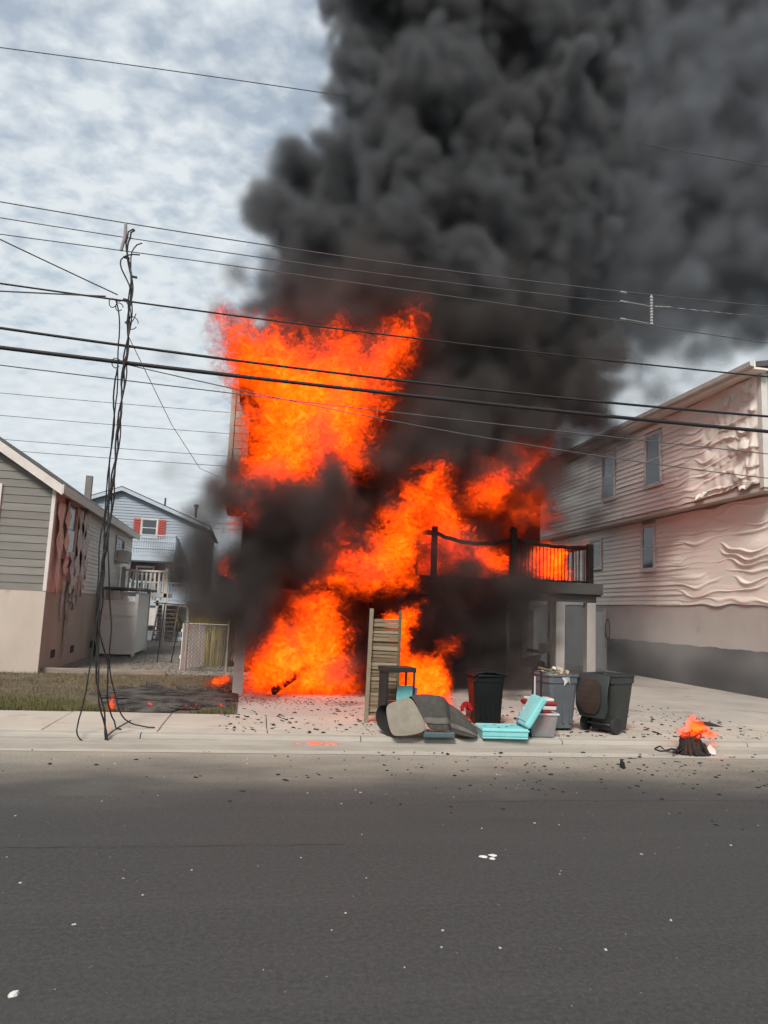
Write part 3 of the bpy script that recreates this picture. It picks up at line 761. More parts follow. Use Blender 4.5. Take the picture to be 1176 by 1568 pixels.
# ------------------------------------------------------------------ the burning house
def burning_house():
    t = thing('burning_house', 'raised house engulfed in flames and black smoke', 'house', (0, 0, 0))
    BE = [mat('beige_siding_%d' % i, (0.56 * k, 0.50 * k, 0.43 * k), (0.46 * k, 0.41 * k, 0.35 * k), scale=1.2, rough=.7) for i, k in enumerate((1, .93))]
    PW = mat('post_white', (0.58, 0.545, 0.50), (0.46, 0.42, 0.38), scale=2, rough=.7, stretch=(1, 1, .3), stain=((0.30, 0.25, 0.22), 3, .66))
    PG = mat('post_smoked', (0.46, 0.43, 0.40), (0.30, 0.285, 0.27), scale=2, rough=.8, stretch=(1, 1, .35))
    X0, X1, YF, YB = -.2, 3.35, 15.55, 25.0
    z0, z1 = 2.62, 7.0
    # main block: floor deck, walls with openings
    MB().box(X0 + .001, X1 + .55, YF - .05, YB, 2.30, 2.62).build('floor_beam', SOOT, t)
    w = MB()
    def wallrow(xa, xb, za, zb): w.box(xa, xb, YF, YF + .16, za, zb)
    op = [(.35, 1.25, 3.3, 4.5), (2.0, 3.0, 3.0, 4.6), (.5, 1.4, 5.4, 6.6), (2.1, 2.95, 5.4, 6.6)]
    for (za, zb, os_) in ((z0, 4.9, op[:2]), (4.9, z1, op[2:])):
        (a0, a1, a2, a3), (b0, b1, b2, b3) = os_
        wallrow(X0, a0, za, zb); wallrow(a1, b0, za, zb); wallrow(b1, X1, za, zb)
        for (c0, c1, c2, c3) in os_: wallrow(c0, c1, za, c2); wallrow(c0, c1, c3, zb)
    w.build('front_wall', CHARW, t)
    for (c0, c1, c2, c3) in op:
        b = MB(); b.box(c0, c0 + .06, YF - .03, YF + .1, c2, c3).box(c1 - .06, c1, YF - .03, YF + .1, c2, c3).box(c0 + .06, c1 - .06, YF - .03, YF + .1, c3 - .06, c3).box(c0 + .06, c1 - .06, YF - .03, YF + .1, c2, c2 + .06)
        b.build('window_frame', SOOT, t)
    MB().box(X0, X0 + .16, YF + .161, YB, z0, z1).build('side_wall', CHARW, t)
    MB().box(X1 - .16, X1, YF + .161, YB, z0, z1).build('side_wall', CHARW, t)
    MB().box(X0, X1, YB, YB + .16, z0, z1).build('back_wall', CHARW, t)
    MB().box(X0 + .17, X1 - .17, YF + .17, YB - .01, 4.8, 4.95).build('upper_floor', SOOT, t)
    # rear wing behind the deck
    MB().box(X1 + .01, 9.2, 22.6, YB + 2, 2.62, 7.0).build('rear_wing', CHARW, t)
    MB().box(X1 + .01, 8.2, 22.8, YB + 2, GZ, 2.60).build('rear_store', CHARW, t)
    xm = (X0 + X1) / 2
    for sx, xe in ((-1, X0 - .3), (1, X1 + .3)):
        MB().prism([(xe, 6.85), (xm, 7.6), (xm, 7.73), (xe, 6.98)], 'y', YF - .35, YB + .4).build('roof', SOOT, t)
    for i in range(8):
        y = YF + .2 + i * 1.2
        MB().bar((X0, y, 6.95), (xm, y, 7.55), .05, .14).build('rafter', SOOT, t); MB().bar((X1, y, 6.95), (xm, y, 7.55), .05, .14).build('rafter', SOOT, t)
    MB().prism([(3.4, 7.0), (9.4, 7.0), (9.4, 7.12), (6.4, 8.3), (3.4, 7.12)], 'y', 22.2, YB + 2.4).build('rear_roof', SOOT, t)
    # small bay on the left flank, still wearing its siding
    bay = MB().box(-.68, X0 - .001, 18.02, 21.6, 4.55, 7.3).build('bay', BE[0], t)
    z = 4.56; k = 0
    while z < 7.2:
        clap(bay, '-y', -.60, -.27, 18.02, z, .19, BE[k % 2], t=.018); z += .19; k += 1
    MB().box(-.70, -.59, 17.97, 18.1, 4.5, 7.3).build('corner_board', BE[1], bay, bevel=.006)
    MB().box(-.28, -.19, 17.97, 18.015, 4.5, 7.3).build('corner_board', PW, bay)
    MB().box(-.72, X0, 17.95, 21.65, 4.46, 4.55).build('bay_floor', BE[1], bay)
    for i in range(5):
        y = 18.0 + rnd.uniform(-.05, .3); x = rnd.uniform(-.66, -.3)
        pts = [(x + .06 * math.sin(j + i) - .05 * j, y, 4.8 - .09 * j) for j in range(7)]
        MB().tube(pts, .012, 5).build('torn_strip', BE[i % 2], bay)
    # ground-level posts
    def post(x, y, w_, zt, m, lean=0):
        MB().hexa([(x - w_, y - w_, GZ - .02), (x + w_, y - w_, GZ - .02), (x + w_, y + w_, GZ - .02), (x - w_, y + w_, GZ - .02),
                   (x - w_ + lean, y - w_, zt), (x + w_ + lean, y - w_, zt), (x + w_ + lean, y + w_, zt), (x - w_ + lean, y + w_, zt)]).build('post', m, t, bevel=.012)
    post(-.08, 15.62, .105, 2.29, PW); post(-.1, 19.2, .09, 2.29, PW); post(-.1, 23.0, .09, 2.29, PG)
    post(1.45, 16.1, .05, 2.29, SOOT, .03); post(3.2, 15.62, .10, 2.29, SOOT); post(3.2, 19.2, .1, 2.29, SOOT)
    MB().box(X0, X1, 20.6, 20.75, GZ, 2.29).build('inner_wall', CHARW, t)
    # fallen timber and a lamp on the thin post
    MB().bar((.62, 15.5, .2), (1.4, 16.0, .72), .09, .13).build('fallen_beam', SOOT, t)
    MB().lathe([(.02, -.14), (.1, -.12), (.13, 0), (.09, .1), (.02, .13)], 10, (1.34, 16.0, .98)).build('lantern', SOOT, t)
    # the deck on the right
    dk = MB().box(4.15, 9.72, 19.5, 22.55, 2.74, 2.80).build('deck_frame', SOOT, t)
    for i in range(20):
        y = 19.47 + i * .153
        MB().box(4.1, 9.74, y, y + .14, 2.80, 2.84).build('deck_board', SOOT, dk)
    DG = mat('deck_beam_smoked', (0.10, 0.095, 0.09), (0.055, 0.05, 0.048), scale=3, rough=.85, stretch=(.4, 1, 1))
    MB().box(4.1, 9.78, 19.38, 19.465, 2.62, 2.93).build('fascia_board', DG, dk, bevel=.01)
    MB().box(4.1, 9.66, 19.55, 19.75, 2.40, 2.735).build('deck_beam', DG, dk, bevel=.01)
    MB().box(9.66, 9.76, 19.47, 22.5, 2.58, 2.80).build('rim_joist', DG, dk)
    for x in (8.58, 9.5): 
        MB().box(x - .13, x + .13, 19.52, 19.78, GZ - .02, 2.395).build('post', PG, t, bevel=.012)
        MB().box(x - .1, x + .1, 22.2, 22.4, GZ - .02, 2.73).build('post', PG, t, bevel=.012)
    for x in (4.4, 6.5): MB().box(x - .11, x + .11, 19.54, 19.76, GZ - .02, 2.395).build('post', SOOT, t, bevel=.012)
    # railing: charred posts, sagging rails, thin balusters
    for x, zt, wd in ((4.39, 4.25, .07), (4.92, 4.28, .075), (7.18, 4.22, .085), (9.47, 4.05, .085)):
        p = MB().box(x - wd, x + wd, 19.5, 19.5 + 2 * wd, 2.84, zt).build('railing_post', SOOT, dk, bevel=.015)
        if x == 7.18: MB().lathe([(.02, 0), (.10, .03), (.13, .10), (.08, .17), (.02, .2)], 10, (x, 19.58, zt)).build('post_cap', SOOT, p)
    def rail(a, b, za, zb, sag, r, nm='top_rail'):
        pts = [(a + (b - a) * i / 14, 19.58, za + (zb - za) * i / 14 - sag * 4 * (i / 14) * (1 - i / 14) + .012 * math.sin(i * 2.3)) for i in range(15)]
        MB().tube(pts, r, 6).build(nm, SOOT, dk); return pts
    rail(4.39, 4.92, 4.12, 4.10, 0, .075); rail(4.92, 7.18, 4.12, 4.08, .22, .06); tr = rail(7.18, 9.47, 4.08, 3.98, .10, .055)
    br = rail(7.18, 9.47, 3.0, 2.99, .04, .035, 'bottom_rail')
    for i in range(20):
        x = 7.32 + i * .108; j = (x - 7.18) / 2.29 * 14; f = lambda P: P[int(j)][2] + (P[min(14, int(j) + 1)][2] - P[int(j)][2]) * (j - int(j))
        MB().bar((x + rnd.uniform(-.015, .015), 19.58, f(br)), (x, 19.58, f(tr)), .022).build('baluster', SOOT, dk)
    for i in range(7):
        y = 19.9 + i * .38; MB().bar((9.47, y, 2.9), (9.47, y, 3.95), .025).build('baluster', SOOT, dk)
    MB().bar((9.47, 19.6, 3.97), (9.47, 22.5, 3.97), .08).build('top_rail', SOOT, dk)
    # pale door under the rear wing
    MB().box(8.32, 9.1, 22.79, 22.84, GZ, 2.15).build('store_door', PW, t)
burning_house()

def junk():
    t = thing('moped', 'dark moped parked under the deck in front of the pale door', 'moped', (8.4, 21.6, GZ), .5)
    K = mat('moped_dark', (0.04, 0.04, 0.042), (0.02, 0.02, 0.02), scale=8, rough=.5); G = mat('moped_grey', (0.3, 0.29, 0.28), rough=.4, metallic=.4)
    for y in (-.5, .5):
        MB().lathe([(.14, -.05), (.26, -.05), (.27, 0), (.26, .05), (.14, .05)], 18, (0, y, .27), 'x').build('wheel', K, t)
    MB().hexa([(-.12, -.45, .3), (.12, -.45, .3), (.12, .35, .28), (-.12, .35, .28), (-.1, -.5, .7), (.1, -.5, .7), (.08, .3, .5), (-.08, .3, .5)]).build('body', K, t, bevel=.04)
    MB().obox((0, -.35, .78), (.22, .55, .1), (.06, 0, 0)).build('seat', K, t, bevel=.03)
    MB().tube([(0, .5, .27), (0, .4, .75), (0, .34, 1.0)], .035, 8).build('fork', G, t); MB().tube([(-.32, .26, 1.06), (0, .34, 1.0), (.32, .26, 1.06)], .018, 6).build('handlebar', G, t)
    MB().lathe([(.02, -.06), (.09, -.03), (.1, .03), (.03, .05)], 12, (0, .46, .9), 'y').build('headlight', G, t)
    MB().obox((0, -.72, .9), (.3, .28, .26)).build('top_box', G, t, bevel=.03)
junk()

# ------------------------------------------------------------------ side yard
def fence():
    V = mat('picket_white', (0.82, 0.79, 0.74), (0.70, 0.67, 0.62), scale=3, rough=.6)
    G = mat('galvanised', (0.42, 0.41, 0.40), (0.30, 0.29, 0.28), scale=6, rough=.5, metallic=.5)
    t = thing('chain_link_fence', 'chain link fence panel beside the pale corner post', 'fence', (-1.0, 20.4, GZ))
    for x in (-.5, .56):
        p = MB().tube([(x, 0, -.02), (x, 0, 1.28)], .028, 8).build('fence_post', G, t)
        MB().lathe([(.032, 1.27), (.03, 1.31), (.005, 1.33)], 8, (x, 0, 0)).build('cap', G, p)
    MB().tube([(-.5, 0, 1.23), (.56, 0, 1.23)], .02, 6).build('top_rail', G, t)
    b = MB(); n = 15
    x0, x1, z0, z1 = -.5, .56, .05, 1.22; s = .10
    k = -20
    while k < 34:
        for sg in (1, -1):
            pts = []
            for i in range(0, 60):
                z = z0 + i * .02
                if z > z1: break
                x = x0 + k * s + sg * (z - z0) * .9 + (0 if sg > 0 else 0)
                if x0 <= x <= x1: pts.append((x, .004 * sg, z))
            if len(pts) > 2: b.tube([pts[0], pts[-1]], .007, 4, caps=False)
        k += 1
    tag(b.build('wire_mesh', G, t), kind='stuff')
    t = thing('picket_fence', 'short white vinyl picket fence leaning behind the dark pipe frame', 'fence', (-1.62, 20.75, GZ), .9)
    for i in range(7):
        MB().obox((.0 + i * .13, 0, .62), (.1, .025, 1.22 - .02 * i), (0, rnd.uniform(-.03, .03), 0)).build('picket', V, t)
    for z in (.3, 1.0): MB().box(-.05, .85, .014, .05, z, z + .08).build('rail', V, t)
fence()

def pipe_frame():
    K = mat('black_pipe', (0.035, 0.032, 0.03), rough=.5)
    t = thing('pipe_frame', 'black pipe clothesline frame standing in the gravel yard', 'pipe frame', (-2.2, 23.0, GZ))
    MB().tube([(-.52, 0, 1.75), (.55, 0, 1.70)], .022, 6).build('cross_bar', K, t)
    MB().tube([(-.3, 0, -.02), (-.2, 0, 1.74)], .02, 6).build('leg', K, t); MB().tube([(.1, 0, -.02), (.3, 0, 1.72)], .02, 6).build('leg', K, t); MB().tube([(.48, -1.6, -.02), (.48, -1.6, .75)], .02, 6).build('stake', K, t)
pipe_frame()

def bush():
    t = thing('ornamental_grass', 'tall yellow green ornamental grass behind the chain link fence', 'plant', (-.95, 22.4, GZ))
    g = [mat('grass_plume_%d' % i, c, c2, scale=3, rough=.7) for i, (c, c2) in enumerate((((0.55, 0.45, 0.12), (0.38, 0.32, 0.08)), ((0.42, 0.38, 0.11), (0.26, 0.25, 0.07))))]
    for k in range(2):
        b = MB()
        for i in range(900):
            a = rnd.uniform(0, 2 * PI); r = abs(rnd.gauss(0, .25)); l = rnd.uniform(1.3, 2.35); ln = rnd.uniform(.15, .75)
            x, y = r * math.cos(a), r * math.sin(a); dx, dy = math.cos(a) * ln, math.sin(a) * ln; w = .012; px, py = -math.sin(a) * w, math.cos(a) * w
            p1 = (x + dx * .35, y + dy * .35, l * .62); p2 = (x + dx, y + dy, l * (1 - .25 * ln))
            b.add([(x - px, y - py, 0), (x + px, y + py, 0), (p1[0] + px, p1[1] + py, p1[2]), (p1[0] - px, p1[1] - py, p1[2]), p2], [(0, 1, 2, 3), (3, 2, 4)])
        b.build('foliage', g[k], t)
bush()
# ------------------------------------------------------------------ things put out on the pavement
SOOTP = ((0.03, 0.028, 0.027), 5.0, 0.66)
def bin_shell(w0, d0, w1, d1, h, th=.012):
    """open tapered tub: outer, rim, inner"""
    def ring(w, d, z, r):
        pts = []; n = 4
        for cx_, cy_, a0 in ((1, 1, 0), (-1, 1, PI / 2), (-1, -1, PI), (1, -1, 1.5 * PI)):
            for i in range(n):
                a = a0 + (PI / 2) * i / (n - 1); pts.append((cx_ * (w / 2 - r) + r * math.cos(a), cy_ * (d / 2 - r) + r * math.sin(a), z))
        return pts
    b = MB(); R = [ring(w0, d0, .04, .05), ring(w0 + (w1 - w0) * .86, d0 + (d1 - d0) * .86, h * .86, .06), ring(w1 + .01, d1 + .01, h * .865, .06), ring(w1 + .02, d1 + .02, h, .06),
                   ring(w1 + .05, d1 + .05, h - .012, .07), ring(w1 + .05, d1 + .05, h + .012, .07), ring(w1 - .02, d1 - .02, h + .012, .06), ring(w0, d0, .08, .05)]
    n = len(R[0]); k = 0
    for r in R: b.v += r
    for i in range(len(R) - 1):
        for j in range(n): b.f.append((i * n + j, i * n + (j + 1) % n, (i + 1) * n + (j + 1) % n, (i + 1) * n + j))
    b.f.append(tuple(range(n))[::-1]); b.f.append(tuple(range((len(R) - 1) * n, len(R) * n)))
    return b
def wheel(t, x, y, r, m, hub):
    w = MB().lathe([(r * .5, -.03), (r * .95, -.03), (r, -.015), (r, .015), (r * .95, .03), (r * .5, .03)], 20, (x, y, r), 'x').build('wheel', m, t, smooth=False)
    MB().lathe([(.01, -.026), (r * .5, -.022), (r * .5, .022), (.01, .026)], 14, (x, y, r), 'x').build('hub', hub, w)

def bins():
    HUB = mat('hub_grey', (0.16, 0.16, 0.165), rough=.5); TY = mat('bin_tyre', (0.03, 0.03, 0.03), rough=.8)
    # dark green bin, lid thrown back; local front +y, back -y
    G = mat('bin_green_grey', (0.040, 0.048, 0.046), (0.024, 0.028, 0.028), scale=3, rough=.5, stain=SOOTP)
    t = thing('wheeled_bin', 'dark green wheeled bin with its lid flung open, nearest the burning heap', 'bin', (5.86, 11.42, GZ), math.radians(-60))
    bin_shell(.42, .40, .56, .64, .9).build('body', G, t, smooth=False)
    for s in (-1, 1): wheel(t, s * .27, -.23, .13, TY, HUB)
    MB().tube([(-.25, -.23, .13), (.25, -.23, .13)], .012, 8).build('axle', HUB, t)
    MB().tube([(-.24, -.33, .86), (-.24, -.40, .90), (.24, -.40, .90), (.24, -.33, .86)], .018, 8).build('handle', G, t)
    lid = MB()
    n, c = 9, 7; rows = []
    for i in range(n):
        u = i / (n - 1)
        rows.append([((j / (c - 1) - .5) * .58 * (1 - .22 * max(0, u - .8) * 5 * abs(j / (c - 1) - .5) * 2), -.41 - .06 * math.sin(u * PI) - .05 * u - .03 * math.cos((j / (c - 1) - .5) * PI), .90 - u * .66) for j in range(c)])
    o = lid.grid(rows, n, c).build('lid', G, t, solid=.025, bevel=.008)
    MB().grid([[(x * .21 * min(1, 2.2 * math.sqrt(max(0.02, u * (1 - u)))), -.475 - .06 * math.sin(u * PI) - .05 * u - .0 * x, .86 - u * .58) for x in (-1, -.5, 0, .5, 1)] for u in np.linspace(.05, .95, 7)], 7, 5).build('lid_lining', mat('lid_brown', (0.045, 0.027, 0.021), (0.022, 0.015, 0.013), scale=6), o, solid=.008)
    for z in (.3, .55): MB().box(-.2, .2, .22 + z * .1, .235 + z * .1, z, z + .02).build('rib', G, t)
    # grey bin, heaped full
    B = mat('bin_slate', (0.115, 0.13, 0.145), (0.085, 0.095, 0.105), scale=2.5, rough=.5, stain=((0.05, 0.05, 0.05), 4, .64))
    t = thing('wheeled_bin', 'slate grey bin overflowing with rubbish between the red cooler and the green bin', 'bin', (5.02, 11.62, GZ), math.radians(8))
    bin_shell(.40, .46, .52, .58, .86).build('body', B, t)
    for s in (-1, 1): wheel(t, s * .24, .2, .11, TY, HUB)
    for s in (-1, 1):
        MB().tube([(s * .14, -.19, 0.0), (s * .14, -.19, .08)], .035, 8).build('caster', TY, t)
    for x in (-.13, 0, .13): MB().box(x - .012, x + .012, -.262, -.235, .12, .72).build('rib', B, t)
    MB().obox((.1, .34, .62), (.52, .03, .56), (.12, 0, 0)).build('lid', B, t, bevel=.01)
    L_ = mat('liner_bag', (0.45, 0.45, 0.43), (0.3, 0.3, 0.3), scale=6, rough=.4)
    rows = [[((.27 + .025 * math.sin(3 * a + k)) * math.cos(a), (.30 + .02 * math.sin(4 * a)) * math.sin(a), .875 - k * (.06 + .03 * math.sin(5 * a))) for k in range(3)] for a in np.linspace(-2.6, .4, 26)]
    MB().grid(rows, 26, 3).build('liner', L_, t, solid=.004)
    MB().add([(-.02, -.30, .70), (.06, -.30, .78), (.02, -.302, .84), (-.06, -.30, .84), (-.01, -.302, .77)], [(0, 1, 2, 4), (4, 2, 3)]).build('sticker', WHITE, t, solid=.003)
    tr = [mat('trash_%d' % i, c, scale=6) for i, c in enumerate(((0.45, 0.38, 0.26), (0.16, 0.11, 0.07), (0.55, 0.5, 0.42), (0.10, 0.13, 0.10)))]
    for i in range(26):
        r = thing  # rubbish pieces belong to the bin's load
        a = rnd.uniform(0, 2 * PI); q = rnd.uniform(0, .2)
        MB().obox((q * math.cos(a), q * math.sin(a), .84 + rnd.uniform(0, .1)), (rnd.uniform(.05, .25), rnd.uniform(.03, .1), rnd.uniform(.01, .06)), (rnd.uniform(-.6, .6), rnd.uniform(-.6, .6), rnd.uniform(0, 3))).build('rubbish', tr[i % 4], t)
    # black bin, its side softened by heat
    K = mat('bin_black', (0.012, 0.014, 0.015), (0.006, 0.007, 0.008), scale=3, rough=.6, spec=.15, bump=.2, bscale=8)
    t = thing('wheeled_bin', 'black closed bin with heat warped edge behind the turquoise case', 'bin', (3.97, 12.0, GZ), math.radians(-6))
    b = bin_shell(.42, .48, .50, .56, .80)
    b.v = [(x - (.05 * math.sin(z * 22) * (z > .1) if x < -.2 else 0), y + (.03 * math.sin(z * 15) if x < -.2 else 0), z) for x, y, z in b.v]
    b.build('body', K, t)
    rows = [[((i / 8 - .5) * .56, (j / 6 - .5) * .62, .82 + .05 * (1 - (i / 4 - 1) ** 2) - (.03 if i == 0 else 0) + .008 * math.sin(i * 3 + j)) for j in range(7)] for i in range(9)]
    MB().grid(rows, 9, 7).build('lid', K, t, solid=.03, bevel=.01)
    MB().tube([(-.2, .28, .78), (-.2, .34, .82), (.2, .34, .82), (.2, .28, .78)], .016, 6).build('handle', K, t)
    for s in (-1, 1): wheel(t, s * .23, .22, .11, TY, HUB)
    for x in (-.12, -.04, .04, .12): MB().box(x - .01, x + .01, -.272, -.24, .12, .68).build('rib', K, t)
bins()

def plank_panel():
    W1 = [mat('old_plank_%d' % i, c, c2, scale=5, rough=.85, stretch=(.5, 4, 12), bump=.4, bscale=20, stain=((0.05, 0.04, 0.03), 4, .62)) for i, (c, c2) in enumerate((((0.235, 0.185, 0.12), (0.13, 0.10, 0.06)), ((0.17, 0.13, 0.075), (0.09, 0.065, 0.04)), ((0.30, 0.245, 0.175), (0.18, 0.14, 0.095))))]
    t = thing('wooden_gate', 'tall weathered plank gate leaning upright with flames behind it', 'gate', (2.28, 11.95, GZ), math.radians(-4))
    L0 = MB().obox((-.29, 0, .90), (.06, .10, 1.80), (0, .008, 0)).build('stile', W1[2], t, bevel=.006)
    MB().obox((.19, .05, .90), (.055, .06, 1.74), (0, .008, 0)).build('stile', W1[1], t, bevel=.006)
    z = .10; k = 0
    while z < 1.62:
        h = rnd.uniform(.045, .075); xo = (z - .9) * .008
        MB().obox((-.05 + xo, .03 + rnd.uniform(-.012, .012), z + h / 2), (.43, .022, h - .006), (rnd.uniform(-.35, -.1), rnd.uniform(-.01, .01), 0)).build('plank', W1[(k * 5 + k // 4) % 3], t)
        z += h; k += 1
    MB().obox((-.05, .07, .5), (.42, .03, .09), (0, 0, 0)).build('back_rail', W1[1], t); MB().obox((-.02, .07, 1.4), (.42, .03, .09)).build('back_rail', W1[1], t)
plank_panel()

def shelf():
    K = mat('shelf_black', (0.028, 0.027, 0.027), (0.018, 0.017, 0.017), scale=4, rough=.55)
    t = thing('side_stand', 'charcoal stand with flat top and thin legs before the plank gate', 'stand', (2.36, 11.50, GZ), math.radians(10))
    MB().box(-.25, .25, -.19, .19, .84, .92).build('top', K, t, bevel=.01)
    MB().box(-.23, -.20, -.17, .17, .02, .84).build('side_panel', K, t)
    for x, y in ((-.23, -.17), (.22, -.17), (.22, .16)): MB().box(x - .015, x + .015, y - .015, y + .015, 0, .84).build('leg', K, t)
    MB().box(-.22, .22, -.16, .16, .16, .19).build('shelf_board', K, t); MB().box(-.2, -.198, -.16, .16, .45, .49).build('brace', K, t)
shelf()

TQ = mat('turquoise_plastic', (0.23, 0.58, 0.58), (0.18, 0.49, 0.50), scale=4, rough=.5, stain=((0.06, 0.12, 0.12), 9, .70))
def turquoise():
    t = thing('cooler_lid', 'turquoise board propped inside the charcoal stand', 'board', (2.53, 11.62, GZ), .15)
    rows = [[((i / 6 - .5) * .28 * (1 - .35 * max(0, j / 8 - .7)), .0, .12 + j / 8 * .5) for j in range(9)] for i in range(7)]
    MB().grid(rows, 7, 9).build('panel', TQ, t, solid=.04, bevel=.01); MB().obox((.16, .03, .36), (.06, .05, .46), (0, .1, 0)).build('edge', mat('grey_plastic', (0.25, 0.25, 0.26)), t, bevel=.01)
    # open case: tray lying flat, lid tilted up to the right
    t = thing('turquoise_case', 'open turquoise plastic case strewn with black ash at the kerb', 'case', (3.82, 10.78, GZ), math.radians(-4))
    b = MB(); w, d, h = .34, .25, .15
    b.box(-w, w, -d, d, 0, .03)
    b.box(-w, w, -d, -d + .03, .03, h).box(-w, w, d - .03, d, .03, h).box(-w, -w + .03, -d + .03, d - .03, .03, h).box(w - .03, w, -d + .03, d - .03, .03, h)
    b.build('tray', TQ, t, bevel=.015)
    MB().box(-w + .031, w - .031, -d + .031, d - .031, .1, .143).build('tray_floor', TQ, t)
    MB().box(-w - .012, w + .012, -d - .012, d + .012, h - .045, h - .02).build('tray_rim', TQ, t, bevel=.006)
    q = MB(); n, c = 8, 7
    a = math.radians(58); ca, sa = math.cos(a), math.sin(a)
    def pt(u, v, k): return (w + .02 + u * ca * .50 - k * sa, v, h + u * sa * .50 + k * ca - .01)
    lo = MB(); s = .26
    P = [pt(0, -s, 0), pt(1, -s, 0), pt(1, s, 0), pt(0, s, 0), pt(0, -s, .10), pt(1, -s, .10), pt(1, s, .10), pt(0, s, .10)]
    lid = MB().hexa(P).build('lid', TQ, t, bevel=.03)
    MB().hexa([pt(.12, -.2, .1005), pt(.88, -.2, .1005), pt(.88, .2, .1005), pt(.12, .2, .1005), pt(.12, -.2, .115), pt(.88, -.2, .115), pt(.88, .2, .115), pt(.12, .2, .115)]).build('lid_inset', TQ, lid, bevel=.005)
    for v in (-.15, .15): MB().tube([pt(.0, v - .03, .02), pt(.0, v + .03, .02)], .02, 8).build('hinge', TQ, t)
    K = mat('ash_black', (0.015, 0.014, 0.014), rough=.9)
    for i in range(8):
        x, y = rnd.uniform(-.26, .2), rnd.uniform(-.18, .15); r = rnd.uniform(.015, .04)
        pts = [(x + r * rnd.uniform(.6, 1.3) * math.cos(a_), y + .6 * r * rnd.uniform(.6, 1.2) * math.sin(a_), .1435) for a_ in np.linspace(0, 2 * PI, 8)[:-1]]
        MB().add(pts, [tuple(range(7))]).build('ash_flake', K, t, solid=.003)
turquoise()

def rug():
    D = mat('rug_grey', (0.075, 0.069, 0.062), (0.045, 0.042, 0.038), scale=14, rough=.95, bump=.5, bscale=90, stain=((0.035, 0.033, 0.03), 3, .62))
    LT = mat('rug_band', (0.135, 0.127, 0.115), (0.10, 0.095, 0.087), scale=14, rough=.95, bump=.5, bscale=90)
    BG = mat('rug_backing', (0.25, 0.222, 0.178), (0.17, 0.15, 0.12), scale=7, rough=.95, bump=.4, bscale=60, stain=((0.12, 0.10, 0.08), 6, .68))
    t = thing('rug', 'heap of folded grey rug with a curled beige backing at the kerb', 'rug', (2.72, 10.82, GZ), math.radians(-3))
    def sheet(name, rows, m, dark=None):
        o = MB().grid(rows, len(rows), len(rows[0])).build(name, m, t, smooth=True)
        md = o.modifiers.new('solid', 'SOLIDIFY'); md.thickness = .016
        md = o.modifiers.new('sub', 'SUBSURF'); md.levels = 2; md.render_levels = 2
        return o
    top = [(-.32, .0, .66), (-.20, .03, .70), (-.05, .05, .72), (.10, .02, .69), (.21, .02, .69), (.30, .13, .56), (.37, .06, .52), (.54, .02, .38), (.73, -.05, .10)]
    mid = [(-.20, -.16, .40), (-.10, -.20, .42), (.0, -.17, .42), (.12, -.20, .41), (.24, -.18, .42), (.30, .0, .30), (.36, -.14, .29), (.52, -.15, .22), (.71, -.17, .06)]
    bot = [(-.06, -.31, .12), (.0, -.33, .12), (.08, -.29, .09), (.16, -.33, .11), (.25, -.32, .13), (.31, -.12, .04), (.38, -.27, .05), (.51, -.28, .03), (.67, -.24, .01)]
    lift = [(x, y + .10, z - .10) for x, y, z in bot]
    back = [(x, y + .34, z * .3) for x, y, z in top]
    sheet('rug_sheet', [[(x, y - .01, max(.012, z)) for x, y, z in r] for r in (bot, mid, top, back)], D)
    def lerp(a, b, k): return tuple(a[i] + (b[i] - a[i]) * k for i in range(3))
    sheet('border_band', [[(lambda q: (q[0], q[1] - .022, max(.02, q[2] + .008)))(lerp(b_, m_, k)) for b_, m_ in zip(bot, mid)] for k in (.28, .42, .56)], LT)
    sheet('beige_flap', [[(-.66, -.02, .42), (-.56, -.04, .47), (-.42, -.05, .52), (-.28, -.04, .58)], [(-.65, -.20, .24), (-.55, -.24, .27), (-.36, -.24, .30), (-.15, -.20, .34)], [(-.60, -.34, .02), (-.48, -.37, .02), (-.26, -.36, .04), (-.03, -.33, .11)]], BG)
    sheet('dark_curl', [[(-.66, -.02, .42), (-.45, .05, .45)], [(-.76, .10, .40), (-.5, .16, .44)], [(-.80, .14, .20), (-.52, .22, .22)], [(-.72, .02, .03), (-.48, .06, .03)], [(-.60, -.26, .02), (-.4, -.2, .02)]], mat('rug_underside_dark', (0.02, 0.02, 0.02), rough=.95))
    MB().obox((.10, -.27, .05), (.46, .10, .08), (0, 0, .03)).build('underlay', mat('teal_underlay', (0.07, 0.12, 0.125)), t, bevel=.02)
rug()

def geranium():
    t = thing('potted_flower', 'red flower on a short stem beside the rug', 'flower', (3.45, 11.35, GZ)); t.scale = (.7, .7, .8)
    MB().lathe([(.08, 0), (.11, .16), (.12, .18), (.09, .18)], 12).build('pot', mat('pot_brown', (0.12, 0.05, 0.03)), t)
    R = mat('petal_red', (0.42, 0.012, 0.015), (0.25, 0.008, 0.01), scale=8); b = MB()
    for i in range(60):
        a, e, r = rnd.uniform(0, 2 * PI), rnd.uniform(-.3, 1.4), .11
        c = (r * math.cos(a) * math.cos(e), r * math.sin(a) * math.cos(e), .40 + r * math.sin(e)); b.obox(c, (.05, .05, .012), (rnd.uniform(0, 3), rnd.uniform(0, 3), 0))
    b.build('petals', R, t); MB().tube([(0, 0, .16), (.01, 0, .4)], .01, 5).build('stem', mat('stem_green', (0.05, 0.08, 0.02)), t)
geranium()

